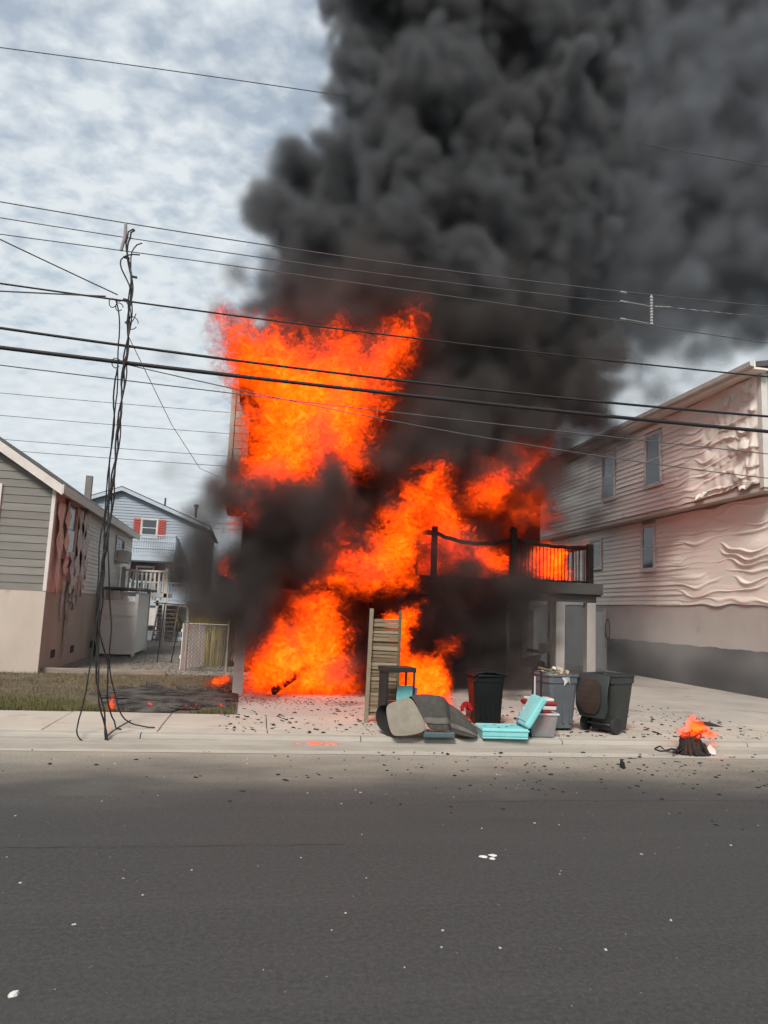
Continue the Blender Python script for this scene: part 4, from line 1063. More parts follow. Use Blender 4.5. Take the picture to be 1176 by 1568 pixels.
def cooler_and_tub():
    R = mat('cooler_red', (0.28, 0.022, 0.022), (0.2, 0.016, 0.016), scale=4, rough=.4); Wc = mat('cooler_white', (0.62, 0.60, 0.57), scale=4, rough=.4); K = mat('cart_black', (0.02, 0.02, 0.02), rough=.5)
    t = thing('red_cooler', 'red and white ice chest with a raised black pull handle', 'cooler', (4.55, 11.15, GZ), math.radians(-4)); t.scale = (1, 1, 1.22)
    MB().hexa([(-.19, -.16, .03), (.19, -.16, .03), (.19, .16, .03), (-.19, .16, .03), (-.22, -.18, .30), (.22, -.18, .30), (.22, .18, .30), (-.22, .18, .30)]).build('body', R, t, bevel=.02)
    MB().box(-.225, .225, -.185, .185, .302, .35).build('band', Wc, t, bevel=.01); MB().box(-.235, .235, -.195, .195, .352, .40).build('lid', R, t, bevel=.02); MB().box(-.2, .2, -.16, .16, .401, .44).build('lid_top', Wc, t, bevel=.015)
    MB().tube([(-.16, -.20, .25), (-.16, -.20, .78), (-.03, -.20, .78), (-.03, -.20, .25)], .018, 6).build('pull_handle', K, t); MB().box(-.19, 0, -.215, -.186, .2, .36).build('handle_bracket', K, t)
    for x in (-.15, .15): MB().lathe([(.01, -.02), (.05, -.02), (.05, .02), (.01, .02)], 10, (x, .12, .05), 'x').build('wheel', K, t)
    t = tag(MB().tube([(4.42, 10.98, GZ), (4.42, 11.0, 1.02)], .016, 8).build('broomstick', Wc), 'white stick standing by the pull handle of the ice chest', 'stick')
    C = bpy.data.materials.new('clear_plastic'); C.use_nodes = True; b = C.node_tree.nodes['Principled BSDF']
    b.inputs['Base Color'].default_value = (.82, .83, .83, 1); b.inputs['Roughness'].default_value = .25; b.inputs['Transmission Weight'].default_value = .75; b.inputs['IOR'].default_value = 1.1
    t = thing('plastic_tub', 'clear plastic storage tub at the kerb beside the turquoise case', 'tub', (4.46, 10.86, GZ), math.radians(-3))
    b = MB(); w0, w1, d0, d1, h = .17, .22, .13, .17, .34
    b.add([(-w0, -d0, .01), (w0, -d0, .01), (w0, d0, .01), (-w0, d0, .01), (-w1, -d1, h), (w1, -d1, h), (w1, d1, h), (-w1, d1, h)], [(0, 3, 2, 1), (0, 1, 5, 4), (1, 2, 6, 5), (2, 3, 7, 6), (3, 0, 4, 7)])
    b.build('tub_wall', C, t, solid=.006)
    b = MB(); b.box(-w1 - .015, w1 + .015, -d1 - .015, -d1 + .005, h - .01, h + .015).box(-w1 - .015, w1 + .015, d1 - .005, d1 + .015, h - .01, h + .015).box(-w1 - .015, -w1 + .005, -d1 + .005, d1 - .005, h - .01, h + .015).box(w1 - .005, w1 + .015, -d1 + .005, d1 - .005, h - .01, h + .015)
    b.build('tub_rim', mat('tub_rim_white', (0.6, 0.6, 0.6), rough=.4), t)
    t = thing('blue_jug', 'blue rounded jug tucked between turquoise case and clear tub', 'jug', (4.24, 10.92, GZ))
    Bl = mat('jug_blue', (0.02, 0.10, 0.33), (0.015, 0.07, 0.25), scale=4, rough=.4)
    MB().lathe([(.09, 0), (.12, .03), (.125, .22), (.09, .30), (.04, .34), (.04, .38)], 16).build('body', Bl, t, smooth=True); MB().tube([(.05, 0, .36), (.12, 0, .34), (.12, 0, .2)], .014, 6).build('handle', Bl, t)
    MB().lathe([(.042, .381), (.042, .41), (.01, .412)], 12).build('cap', mat('cap_white', (0.6, 0.6, 0.6)), t)
cooler_and_tub()

# ------------------------------------------------------------------ burnt debris
ASHK = mat('char_flake', (0.03, 0.029, 0.029), (0.012, 0.012, 0.012), scale=20, rough=.9)
def shard(b, x, y, z, r, rr, flat=.25, n=6):
    a0 = rr.uniform(0, 6); st_ = rr.uniform(.4, 1.0); an = rr.uniform(0, PI); top = []; bot = []
    for i in range(n):
        a = a0 + 2 * PI * i / n; q = r * rr.uniform(.55, 1.2); px, py = q * math.cos(a), q * math.sin(a) * st_
        X, Y = px * math.cos(an) - py * math.sin(an), px * math.sin(an) + py * math.cos(an)
        bot.append((x + X, y + Y, z)); top.append((x + X * .75, y + Y * .75, z + r * flat * rr.uniform(.4, 1.4)))
    b.add(bot + top, [tuple(range(n, 2 * n))] + [(i, (i + 1) % n, n + (i + 1) % n, n + i) for i in range(n)])
def debris():
    r = random.Random(5)
    def field(name, label, n, fn, sz, m, flat=.25):
        b = MB()
        for _ in range(n):
            x, y, z = fn()
            shard(b, x, y, z, sz(), r, flat, r.choice((4, 5, 6)))
        tag(b.build(name, m), label, 'debris', kind='stuff')
    field('debris', 'black ash flakes littering pavement and driveway', 2300, lambda: ((lambda x, y: (x, st(x, y), GZ + .002))(r.uniform(-.3, 9.0), 10.85 + abs(r.gauss(0, 2.2)))), lambda: .006 + .045 * r.random() ** 5, ASHK)
    field('debris', 'black ash crumbs heaped at the foot of the burning house', 900, lambda: (r.uniform(-.2, 2.2), r.gauss(14.6, .6), GZ + .002), lambda: .005 + .024 * r.random() ** 3, ASHG)
    field('debris', 'black ash flakes scattered over the road', 850, lambda: ((lambda x, y: (x, st(x, y), .002 if y < 10.1 else .016))(r.gauss(4.6, 2.2) if r.random() < .8 else r.uniform(-3, 8), 10.6 - abs(r.gauss(0, 1.7)))), lambda: .006 + .035 * r.random() ** 4, ASHK)
    field('debris', 'pale grit and chips scattered over the road', 420, lambda: (r.uniform(-4, 9), r.uniform(2.6, 10), .001), lambda: .004 + .014 * r.random() ** 3, mat('pale_chip', (0.5, 0.48, 0.45), (0.35, 0.33, 0.31), scale=20), .3)
    field('debris', 'grey ash and char crumbs on the scorched lawn', 900, lambda: (-.1 - abs(r.gauss(0, 1.0)), r.uniform(12.8, 16.5), GZ + .015), lambda: .01 + .04 * r.random() ** 3, ASHK)
    # larger bits one can pick out
    WC = mat('white_chip', (0.66, 0.65, 0.63), (0.5, 0.49, 0.47), scale=15)
    def bit(name, lab, x, y, z, s, m, flat=.3, n=7, seed=1):
        rr = random.Random(seed); b = MB(); shard(b, 0, 0, 0, s, rr, flat, n); o = b.build(name, m); o.location = (x, y, z); tag(o, lab, 'debris')
    bit('white_chip', 'white chip lying alone low on the near asphalt', -.98, 4.08, .001, .03, WC, .5, 5, 2)
    for i, (dx, dy) in enumerate(((0, 0), (.09, .03), (.06, -.05))):
        bit('white_flake', ('largest of three white flakes lying together on the mid road', 'white flake at the far right of three on the mid road', 'smallest white flake, nearest of three on the mid road')[i], 1.98 + dx, 5.95 + dy, .001, .05 - .008 * i, WC, .15, 6, 10 + i)
    bit('charred_lump', 'black charred lump on the road below the green bin', 5.0, 9.35, .001, .10, ASHK, .8, 8, 4)
    bit('charred_scrap', 'long black scrap at the right edge of the road', 6.15, 7.45, .001, .22, ASHK, .35, 9, 6)
    bit('charred_strip', 'flat black strip on the road below the left sidewalk joint', .55, 8.6, .001, .07, ASHK, .2, 6, 7)
    bit('charred_sheet', 'thin dark sheet on the driveway at the right edge', 8.2, 12.3, GZ + .002, .28, ASHK, .1, 9, 8)
debris()
for i, o in enumerate([o for o in bpy.data.objects if o.name.startswith('white_flake')]): o['group'] = 'white flakes on the mid road'

def heap():
    t = thing('burning_heap', 'small heap of charred sticks and cloth burning in the gutter', 'debris heap', (6.62, 10.3, .02))
    r = random.Random(3); BR = mat('burnt_brown', (0.09, 0.035, 0.018), (0.02, 0.012, 0.01), scale=9, rough=.9)
    n, c = 18, 8; rows = []
    for i in range(c):
        u = i / (c - 1); rad = .21 * (1 - u ** 1.8) ** .6 + .005
        rows.append([(rad * (1 + .3 * math.sin(5 * a + i) + .15 * math.sin(9 * a)) * math.cos(a) - .02, rad * .8 * (1 + .25 * math.sin(4 * a + i)) * math.sin(a), u * .24 * (1 + .35 * math.sin(2 * a + .5) + .15 * math.sin(5 * a))) for a in np.linspace(0, 2 * PI, n)])
    MB().grid(rows, c, n).build('charred_mound', ASHK, t, smooth=True)
    for i in range(14):
        a = r.uniform(0, 2 * PI); x, y = .22 * math.cos(a), .16 * math.sin(a)
        MB().tube([(x * 1.3, y * 1.2, .0), (x * .7 + r.uniform(-.08, .08), y * .6, r.uniform(.08, .26)), (r.uniform(-.24, .24), r.uniform(-.1, .06), r.uniform(.08, .34))], [.022, .018, .01], 5).build('stick', BR if i % 2 else ASHK, t)
    for i in range(5):
        pts = [(-.32 + .1 * j * math.cos(i) + .03 * r.random(), -.1 + .05 * j * math.sin(i * 2), .03 + .06 * math.sin(j * 1.3 + i) ** 2) for j in range(5)]
        MB().tube(pts, .012, 5).build('wire_scrap', ASHK, t)
    b = MB().add([(0, 0, 0), (.16, -.02, .0), (.20, .05, .05), (.14, .10, .13), (.03, .06, .04)], [(0, 1, 2, 4), (4, 2, 3)])
    o = b.build('paper_scrap', mat('scorched_paper', (0.6, 0.58, 0.55)), solid=.004); o.location = (6.78, 10.22, .02); tag(o, 'crumpled white paper beside the burning heap', 'paper')
heap()
# ------------------------------------------------------------------ overhead lines
def wires():
    BK = mat('cable_black', (0.022, 0.022, 0.024), (0.015, 0.015, 0.016), scale=10, rough=.6)
    GY = mat('cable_grey', (0.10, 0.10, 0.105), (0.07, 0.07, 0.075), scale=10, rough=.5)
    YW = 10.75
    def line(coef, r, lab, m=BK, x0=-16., x1=24., y=YW, n=60, grp=None):
        pts = [(x, st(x, y), np.polyval(coef, x)) for x in np.linspace(x0, x1, n)]
        tag(MB().tube(pts, r, 6).build('utility_wire', m, smooth=True), lab, 'wire', grp)
    line((-.0012, .004, 16.92), .013, 'thin wire crossing the sky high above all the others', GY, y=20, x0=-26, x1=40)
    line((.0035, -.034, 7.33), .008, 'topmost of the three thin wires carrying the insulators', GY)
    line((.0030, -.028, 7.12), .007, 'middle of the three thin wires carrying the insulators', GY)
    line((-.00078, -.02818, 6.928), .007, 'lowest of the three thin wires carrying the insulators', GY)
    line((.00195, -.02859, 6.156), .013, 'medium black cable with looped splices at the hanging bundle', BK)
    line((.00285, -.0354, 5.4686), .020, 'upper of the two thick black cables', BK)
    line((.00136, -.0265, 5.2393), .030, 'lower and thickest black cable spanning the street', BK)
    line((.0007, -.03393, 4.968), .008, 'thin wire strung just below the thickest cable', GY)
    line((.0059, -.13, 5.0), .008, 'thin wire sagging down from the hanging bundle towards the cream house', GY, x0=-1.96, x1=14)
    pts = [(x, st(x, YW), -.4085 * x + 5.43 - .05 * math.sin((x + 8) / 5.9 * PI)) for x in np.linspace(-8, -2.14, 16)]
    tag(MB().tube(pts, .009, 6).build('utility_wire', BK), 'slanting black wire coming down to the splice from upper left', 'wire')
    line((.0593, 6.398), .011, 'short grey cable running just under the medium cable at the left', GY, x0=-9, x1=-2.3, n=10)
    # far lines behind the houses
    for z, y, lab in ((16.9, 58, 'highest of the faint wires beyond the houses'), (15.2, 58, 'second of the faint wires beyond the houses'), (13.4, 58, 'third of the faint wires beyond the houses'), (12.6, 58, 'fourth of the faint wires beyond the houses'), (9.4, 70, 'faint wire just over the blue house roof'), (8.9, 70, 'faint lowest wire just over the blue house roof')):
        pts = [(x, y, z + .00045 * (x + 12) ** 2) for x in np.linspace(-60, 40, 40)]
        tag(MB().tube(pts, .022, 5).build('utility_wire', GY), lab, 'wire')
    tag(MB().tube([(-1.94, st(-1.94, YW), 5.7), (-1.6, 14, 5.2), (-1.25, 17.0, 4.95), (-.82, 18.0, 4.95)], .006, 5).build('service_wire', GY), 'thin service wire slanting from the bundle to the house flank', 'wire')
    # the bundle that came down
    t = thing('fallen_wire_bundle', 'twisted bundle of black wires hanging from the lines to the gutter', 'wire bundle', (-1.95, st(-1.95, YW), 0))
    ox, oy = -1.95, st(-1.95, YW)
    def strand(P, r, seed, tw=.02, n=90, ydrift=0.0, m=BK, name='strand'):
        P = np.array(P, float); L_ = np.r_[0, np.cumsum(np.hypot(np.diff(P[:, 0]), np.diff(P[:, 1])))]; s = np.linspace(0, L_[-1], n)
        k = np.ones(5) / 5
        x = np.interp(s, L_, P[:, 0]); z = np.interp(s, L_, P[:, 1])
        for a in (x, z):
            e = a.copy(); e[2:-2] = np.convolve(a, k, 'valid'); a[:] = e
        rr = np.random.default_rng(seed); w = np.cumsum(rr.normal(0, .006, n)); w -= np.linspace(w[0], w[-1], n)
        pts = [(x[i] - ox + tw * math.sin(s[i] * 7 + seed) + .4 * w[i], ydrift * s[i] / L_[-1] + tw * math.cos(s[i] * 7 + seed), max(.02 if ydrift < -.05 else GZ + .012, z[i])) for i in range(n)]
        MB().tube(pts, r, 5).build(name, m, t)
    MAIN = [(-2.0, 7.33), (-2.05, 7.3), (-2.08, 7.1), (-2.0, 6.72), (-1.95, 6.43), (-1.94, 5.63), (-1.95, 4.86), (-1.95, 4.09), (-1.96, 3.25), (-1.97, 2.34), (-1.97, 1.54), (-1.91, .93), (-1.80, .41), (-1.69, .0)]
    strand(MAIN, .013, 1, .018, ydrift=-.22); strand(MAIN, .012, 3, .022, ydrift=-.18)
    strand([(-1.85, 7.14), (-2.05, 7.05), (-2.0, 6.7)] + MAIN[4:10] + [(-1.9, 2.07), (-1.85, 1.19), (-1.78, .67), (-1.57, .24), (-1.31, .17), (-1.17, .17)], .010, 5, .015, ydrift=.25)
    strand([(-1.9, 6.95), (-2.15, 6.92), (-2.12, 6.75), (-1.98, 6.5)] + MAIN[5:11] + [(-1.87, 1.19), (-1.75, .41), (-1.67, .17), (-1.6, .16)], .011, 8, .02, ydrift=.1)
    strand([(-2.15, 6.22), (-2.09, 6.01), (-2.04, 5.23), (-2.01, 4.47), (-2.01, 3.34), (-2.02, 2.43), (-1.98, 1.54), (-2.0, .84), (-2.1, .23), (-2.1, .08), (-1.97, .03), (-1.70, .03)], .010, 11, .006, ydrift=-.25)
    strand([(-2.06, 5.2), (-2.03, 4.4), (-2.02, 3.3), (-2.02, 2.4), (-1.99, 1.5), (-1.95, .9)], .012, 14, .012)
    strand([(-1.45, .30), (-1.61, .20), (-1.73, .10), (-1.74, .03)], .010, 17, .0, n=20, ydrift=-.2)
    for k, (cx_, cz, r) in enumerate(((-2.19, 6.17, .055), (-2.1, 6.12, .05), (-2.07, 5.28, .06), (-1.9, 5.9, .08))):
        MB().tube([(cx_ - ox + r * math.cos(a), .015 * math.sin(2 * a), cz + r * 1.2 * math.sin(a)) for a in np.linspace(0, 5.6, 22)], .007, 5).build('wire_loop', BK, t)
    strand([(-2.02, 6.22), (-1.93, 6.1), (-1.92, 5.95), (-2.03, 5.88), (-1.9, 5.9), (-1.86, 6.05)], .007, 21, 0, n=30)
    for (x, z) in ((-2.13, 6.22), (-2.02, 6.24), (-1.93, 6.60), (-2.06, 6.88)):
        MB().obox((x - ox, 0, z), (.08, .03, .03), (0, .1, 0)).build('splice_clamp', BK, t, bevel=.005)
    # insulators
    IN = mat('insulator_grey', (0.30, 0.30, 0.30), (0.2, 0.2, 0.2), scale=12, rough=.5)
    tag(MB().tube([(-2.12, st(-2, YW), 7.42), (-2.11, st(-2, YW), 7.21), (-2.15, st(-2, YW), 6.98)], [.022, .026, .024], 8).build('insulator', IN), 'bent grey insulator rod hanging at the left of the wire bundle', 'insulator')
    t2 = thing('insulator', 'pale ribbed insulator rod with chain, against the dark smoke', 'insulator', (6.21, st(6.2, YW), 6.73))
    MB().lathe([(.012, 0)] + [(r_, i * .05 + d) for i in range(10) for r_, d in ((.018, .0), (.028, .012), (.028, .024), (.018, .04))] + [(.012, .52)], 10).build('rod', mat('insulator_pale', (0.34, 0.34, 0.33), rough=.4), t2)
    CH = mat('chain_pale', (0.30, 0.30, 0.29), rough=.4)
    for i in range(6): MB().obox((.08 + i * .05, 0, .33 + .004 * i), (.045, .02, .02), (i * .8, 0, .1)).build('chain_link', CH, t2)
    for i in range(9): MB().tube([(.48 + i * .22, 0, .345 + .004 * i), (.60 + i * .22, 0, .347 + .004 * i)], .011, 5).build('line_guard', CH, t2)
    for z in (.02, .32): MB().tube([(-.45, 0, z + .03), (0, 0, z)], .008, 5).build('tie_wire', CH, t2)
    for z in (.04, .34, .5): MB().tube([(-.55, 0, z + .01), (-.45, 0, z + .0)], .018, 6).build('clamp', CH, t2)
wires()
for o in list(COL.objects):
    n = o.name.split('.')[0]
    if n == 'utility_wire': o['group'] = 'overhead utility wires'
    if n == 'wheeled_bin': o['group'] = 'wheeled bins on the pavement'
    if n == 'insulator': o['group'] = 'insulators on the overhead wires'

def ash_flakes():
    r = random.Random(9); b = MB()
    for (x, y, z) in [(r.uniform(-1, 6), r.uniform(11.5, 14.5), r.uniform(3, 9)) for _ in range(34)]:
        s = r.uniform(.008, .03); b.obox((x, y, z), (s, s * .6, .003), (r.uniform(0, 3), r.uniform(0, 3), 0))
    tag(b.build('ash_flakes', ASHK), 'burnt flakes drifting in the air around the smoke', 'ash', kind='stuff')
ash_flakes()
# outlines of the fires and of one gutter reflection (x, z on their plane) and the puffs the plume is made of
FLAMES = [
    ('tall sheet of orange flame covering the upper left front of the house', [([(-0.95, 7.43), (-0.91, 7.95), (-0.7, 7.69), (-0.47, 7.85), (-0.16, 7.52), (0.31, 7.8), (0.88, 7.49), (1.48, 7.91), (2.06, 7.59), (2.62, 8.01), (3.18, 8.55), (3.3, 7.79), (2.74, 6.56), (2.42, 5.82), (2.25, 4.85), (1.32, 4.41), (0.47, 4.04), (-0.29, 3.49), (-0.29, 5.04), (-0.34, 6.27), (-0.67, 6.44)], 1.0)], 15.05, 0.6, 0.035, 3, {'ragged': 0.4, 'lam': 0.32}),
    ('broad orange flame burning under the left side of the raised house', [([(0.03, 0.07), (0.05, 1.05), (0.33, 1.4), (0.87, 1.7), (0.98, 2.34), (1.68, 2.66), (2.07, 1.96), (2.26, 1.12), (2.5, 0.04), (1.54, -0.12), (0.83, 0.03)], 1.0), ([(-0.11, 2.22), (0.53, 2.72), (2.25, 2.86), (2.34, 2.41), (0.98, 2.27)], 0.6)], 16.3, 0.75, 0.035, 13, {'ragged': 0.3, 'lam': 0.32}),
    ('diagonal orange flame leaping up between the house front and the deck', [([(1.5, 2.39), (1.08, 3.07), (1.69, 3.62), (2.23, 3.26), (2.73, 4.08), (3.24, 4.81), (3.61, 5.09), (3.92, 5.04), (3.8, 4.29), (3.41, 3.73), (3.31, 2.8), (2.8, 2.32), (2.08, 2.29)], 1.0)], 14.45, 0.45, 0.035, 23, {'ragged': 0.3, 'lam': 0.32}),
    ('orange flame burning on the left part of the deck behind the charred railing', [([(3.95, 2.58), (4.45, 4.08), (4.78, 5.61), (5.54, 6.2), (5.78, 4.73), (6.38, 4.01), (7.28, 3.68), (7.68, 3.04), (5.83, 2.95)], 1.0)], 20.4, 0.7, 0.045, 33, {'ragged': 0.3, 'lam': 0.36}),
    ('ragged orange flame above the middle of the deck', [([(5.91, 4.99), (6.19, 5.89), (6.68, 6.63), (7.71, 6.61), (8.22, 6.95), (8.78, 7.71), (8.67, 6.38), (7.93, 5.82), (7.12, 4.87)], 0.8), ([(6.67, 6.83), (6.91, 7.15), (6.92, 6.65)], 0.7)], 20.9, 0.7, 0.045, 43, {'ragged': 0.25, 'lam': 0.32, 'heat': 0.9}),
    ('orange flame seen through the balusters at the right end of the deck', [([(7.82, 2.96), (8.15, 3.84), (8.66, 4.19), (9.19, 4.03), (9.32, 3.03)], 1.0), ([(9.59, 3.98), (9.73, 4.38), (10.0, 4.08)], 0.7)], 20.6, 0.5, 0.045, 53, {'ragged': 0.15, 'lam': 0.4}),
    ('bright orange flame rising behind the plank gate and the rug', [([(2.22, 1.59), (2.34, 1.89), (2.68, 2.0), (3.0, 2.1), (2.83, 1.67), (2.78, 1.22), (2.94, 1.17), (3.26, 1.26), (3.53, 0.8), (3.55, 0.34), (3.73, 0.2), (2.98, 0.22), (2.48, 0.15), (2.61, 0.89), (2.48, 1.38)], 1.05), ([(3.22, 1.4), (3.51, 1.47), (3.69, 1.56), (3.64, 1.25), (3.53, 1.08)], 0.5)], 12.6, 0.32, 0.026, 63, {'ragged': 0.11, 'lam': 0.2}),
    ('dull red glow of flame deep inside the smoke over the deck', [([(5.92, 6.33), (6.08, 8.01), (7.34, 8.98), (9.11, 8.71), (9.35, 6.59), (9.38, 4.51), (7.44, 4.59)], 0.55)], 21.8, 0.5, 0.08, 73, {'ragged': 0.4, 'lam': 0.7, 'heat': 0.7}),
    ('small flame licking the left corner of the house in the smoke', [([(-0.5, 2.36), (-0.57, 2.67), (-0.42, 2.87), (-0.24, 2.43), (-0.25, 2.18)], 0.75)], 14.6, 0.25, 0.03, 83, {'ragged': 0.12, 'lam': 0.3}),
    ('small flame beside the slate grey bin', [([(5.14, 0.7), (5.18, 0.87), (5.3, 0.95), (5.4, 0.73)], 0.8)], 12.9, 0.15, 0.02, 93, {'ragged': 0.06, 'lam': 0.15}),
    ('small flame licking up from the kerbside beside the red flower', [([(3.33, 0.26), (3.38, 0.42), (3.47, 0.34), (3.49, 0.17)], 0.9)], 11.2, 0.1, 0.016, 97, {'ragged': 0.05, 'lam': 0.12}),
    ('flames playing over the small heap in the gutter', [([(6.39, 0.25), (6.39, 0.38), (6.57, 0.4), (6.63, 0.57), (6.8, 0.5), (6.91, 0.39), (7.07, 0.35), (7.01, 0.2), (6.84, 0.25), (6.65, 0.23)], 1.05), ([(6.54, 0.08), (6.56, 0.23), (6.63, 0.19), (6.65, 0.07)], 1.1), ([(6.92, 0.08), (6.95, 0.25), (7.01, 0.22), (6.99, 0.08)], 1.1)], 10.34, 0.12, 0.013, 103, {'ragged': 0.045, 'lam': 0.12}),
    ('small flame on the lawn at the foot of the wire bundle', [([(-2.1, 0.16), (-2.06, 0.34), (-2.01, 0.43), (-1.95, 0.24), (-1.91, 0.16)], 0.95)], 12.7, 0.1, 0.016, 113, {'ragged': 0.05, 'lam': 0.12}),
    ('tiny flame where the wires touch the gutter', [([(-1.76, -0.05), (-1.72, 0.01), (-1.62, 0.02), (-1.55, -0.03)], 0.95), ([(-1.68, 0.17), (-1.66, 0.34), (-1.6, 0.21)], 0.8)], 10.4, 0.08, 0.014, 117, {'ragged': 0.03, 'lam': 0.1}),
    ('low flame creeping along the lawn beside the pale corner post', [([(-0.82, 0.25), (-0.56, 0.37), (-0.29, 0.43), (-0.25, 0.27), (-0.55, 0.2)], 1.0)], 16.4, 0.3, 0.02, 123, {'ragged': 0.06, 'lam': 0.15}),
    ('tiny flame on the scorched lawn right of the wire bundle', [([(-1.55, 0.18), (-1.5, 0.31), (-1.44, 0.31), (-1.39, 0.21)], 0.9)], 12.9, 0.07, 0.014, 127, {'ragged': 0.035, 'lam': 0.1}),
    ('scattered embers flaring on the scorched lawn near the sidewalk', [([(-0.94, 0.19), (-0.89, 0.25), (-0.81, 0.19)], 0.9), ([(-0.78, 0.2), (-0.73, 0.28), (-0.66, 0.22)], 0.9), ([(-0.41, 0.22), (-0.31, 0.29), (-0.22, 0.23)], 0.9)], 12.95, 0.08, 0.014, 133, {'ragged': 0.03, 'lam': 0.09}),
    ('thin line of fire burning along the gutter below the driveway', [([(0.63, 0.02), (0.71, 0.08), (1.01, 0.11), (1.38, 0.09), (1.47, 0.02), (1.02, 0.0)], 1.2)], 10.45, 0.08, 0.014, 143, {'ragged': 0.03, 'lam': 0.1}),  # reflection of the fire in the gutter, drawn as a thin emitting strip
    ('low fire spreading along the floor edge between carport and deck', [([(1.11, 2.3), (1.22, 2.66), (2.24, 2.84), (3.3, 2.66), (3.31, 2.38), (2.27, 2.23)], 0.8)], 14.4, 0.35, 0.035, 153, {'ragged': 0.18, 'lam': 0.3}),
]
# x, y, z, rx, ry, rz, density, softness
PUFFS = [
    (0.77, 16.4, 9.14, 0.66, 0.66, 0.66, 5.0, 0.3),
    (1.04, 16.6, 10.04, 0.89, 0.89, 0.89, 5.0, 0.3),
    (1.33, 16.4, 9.5, 0.94, 0.94, 0.94, 5.0, 0.3),
    (2.26, 16.4, 9.45, 1.14, 1.14, 1.14, 5.0, 0.3),
    (1.7, 17.0, 11.25, 1.03, 1.03, 1.03, 5.0, 0.3),
    (2.28, 17.3, 12.11, 1.32, 1.32, 1.32, 5.0, 0.3),
    (3.31, 17.2, 11.15, 1.64, 1.64, 1.64, 5.0, 0.3),
    (3.57, 16.6, 9.37, 1.32, 1.32, 1.32, 5.0, 0.3),
    (4.74, 17.4, 10.55, 1.84, 1.84, 1.84, 5.0, 0.3),
    (2.37, 17.5, 12.68, 1.0, 1.0, 1.0, 5.0, 0.3),
    (3.75, 18.0, 13.47, 1.75, 1.75, 1.75, 5.0, 0.3),
    (5.33, 18.4, 13.18, 2.07, 2.07, 2.07, 5.0, 0.3),
    (6.54, 18.5, 10.91, 2.07, 2.07, 2.07, 5.0, 0.3),
    (7.47, 19.0, 13.44, 2.17, 2.17, 2.17, 5.0, 0.3),
    (7.91, 19.0, 9.74, 1.56, 1.56, 1.56, 5.0, 0.3),
    (3.79, 18.5, 15.44, 1.38, 1.38, 1.38, 4.6, 0.32),
    (5.0, 18.8, 15.55, 1.95, 1.95, 1.95, 4.6, 0.32),
    (3.43, 18.8, 16.7, 1.03, 1.03, 1.03, 4.6, 0.32),
    (2.82, 19.0, 17.86, 1.2, 1.2, 1.2, 4.6, 0.32),
    (2.74, 19.2, 19.16, 1.1, 1.1, 1.1, 4.6, 0.32),
    (3.49, 19.5, 19.14, 1.74, 1.74, 1.74, 4.6, 0.32),
    (3.41, 19.5, 21.08, 1.76, 1.76, 1.76, 4.6, 0.32),
    (5.12, 19.5, 18.38, 2.05, 2.05, 2.05, 4.6, 0.32),
    (6.79, 19.5, 16.76, 2.16, 2.16, 2.16, 4.6, 0.32),
    (6.91, 20.0, 19.79, 2.25, 2.25, 2.25, 4.6, 0.32),
    (5.17, 20.0, 21.48, 2.54, 2.54, 2.54, 4.6, 0.32),
    (8.39, 20.5, 22.39, 2.46, 2.46, 2.46, 4.6, 0.32),
    (8.26, 20.0, 16.04, 2.02, 2.02, 2.02, 4.6, 0.32),
    (8.65, 20.5, 19.15, 2.1, 2.1, 2.1, 4.6, 0.32),
    (10.25, 20.5, 10.97, 1.3, 1.3, 1.3, 1.4, 0.9),
    (9.82, 20.5, 9.66, 1.09, 1.09, 1.09, 1.4, 0.9),
    (9.8, 20.5, 14.6, 1.65, 1.65, 1.65, 1.4, 0.9),
    (10.18, 21.0, 8.17, 0.61, 0.61, 0.61, 1.4, 0.9),
    (9.36, 20.0, 12.34, 1.59, 1.59, 1.59, 1.4, 0.9),
]
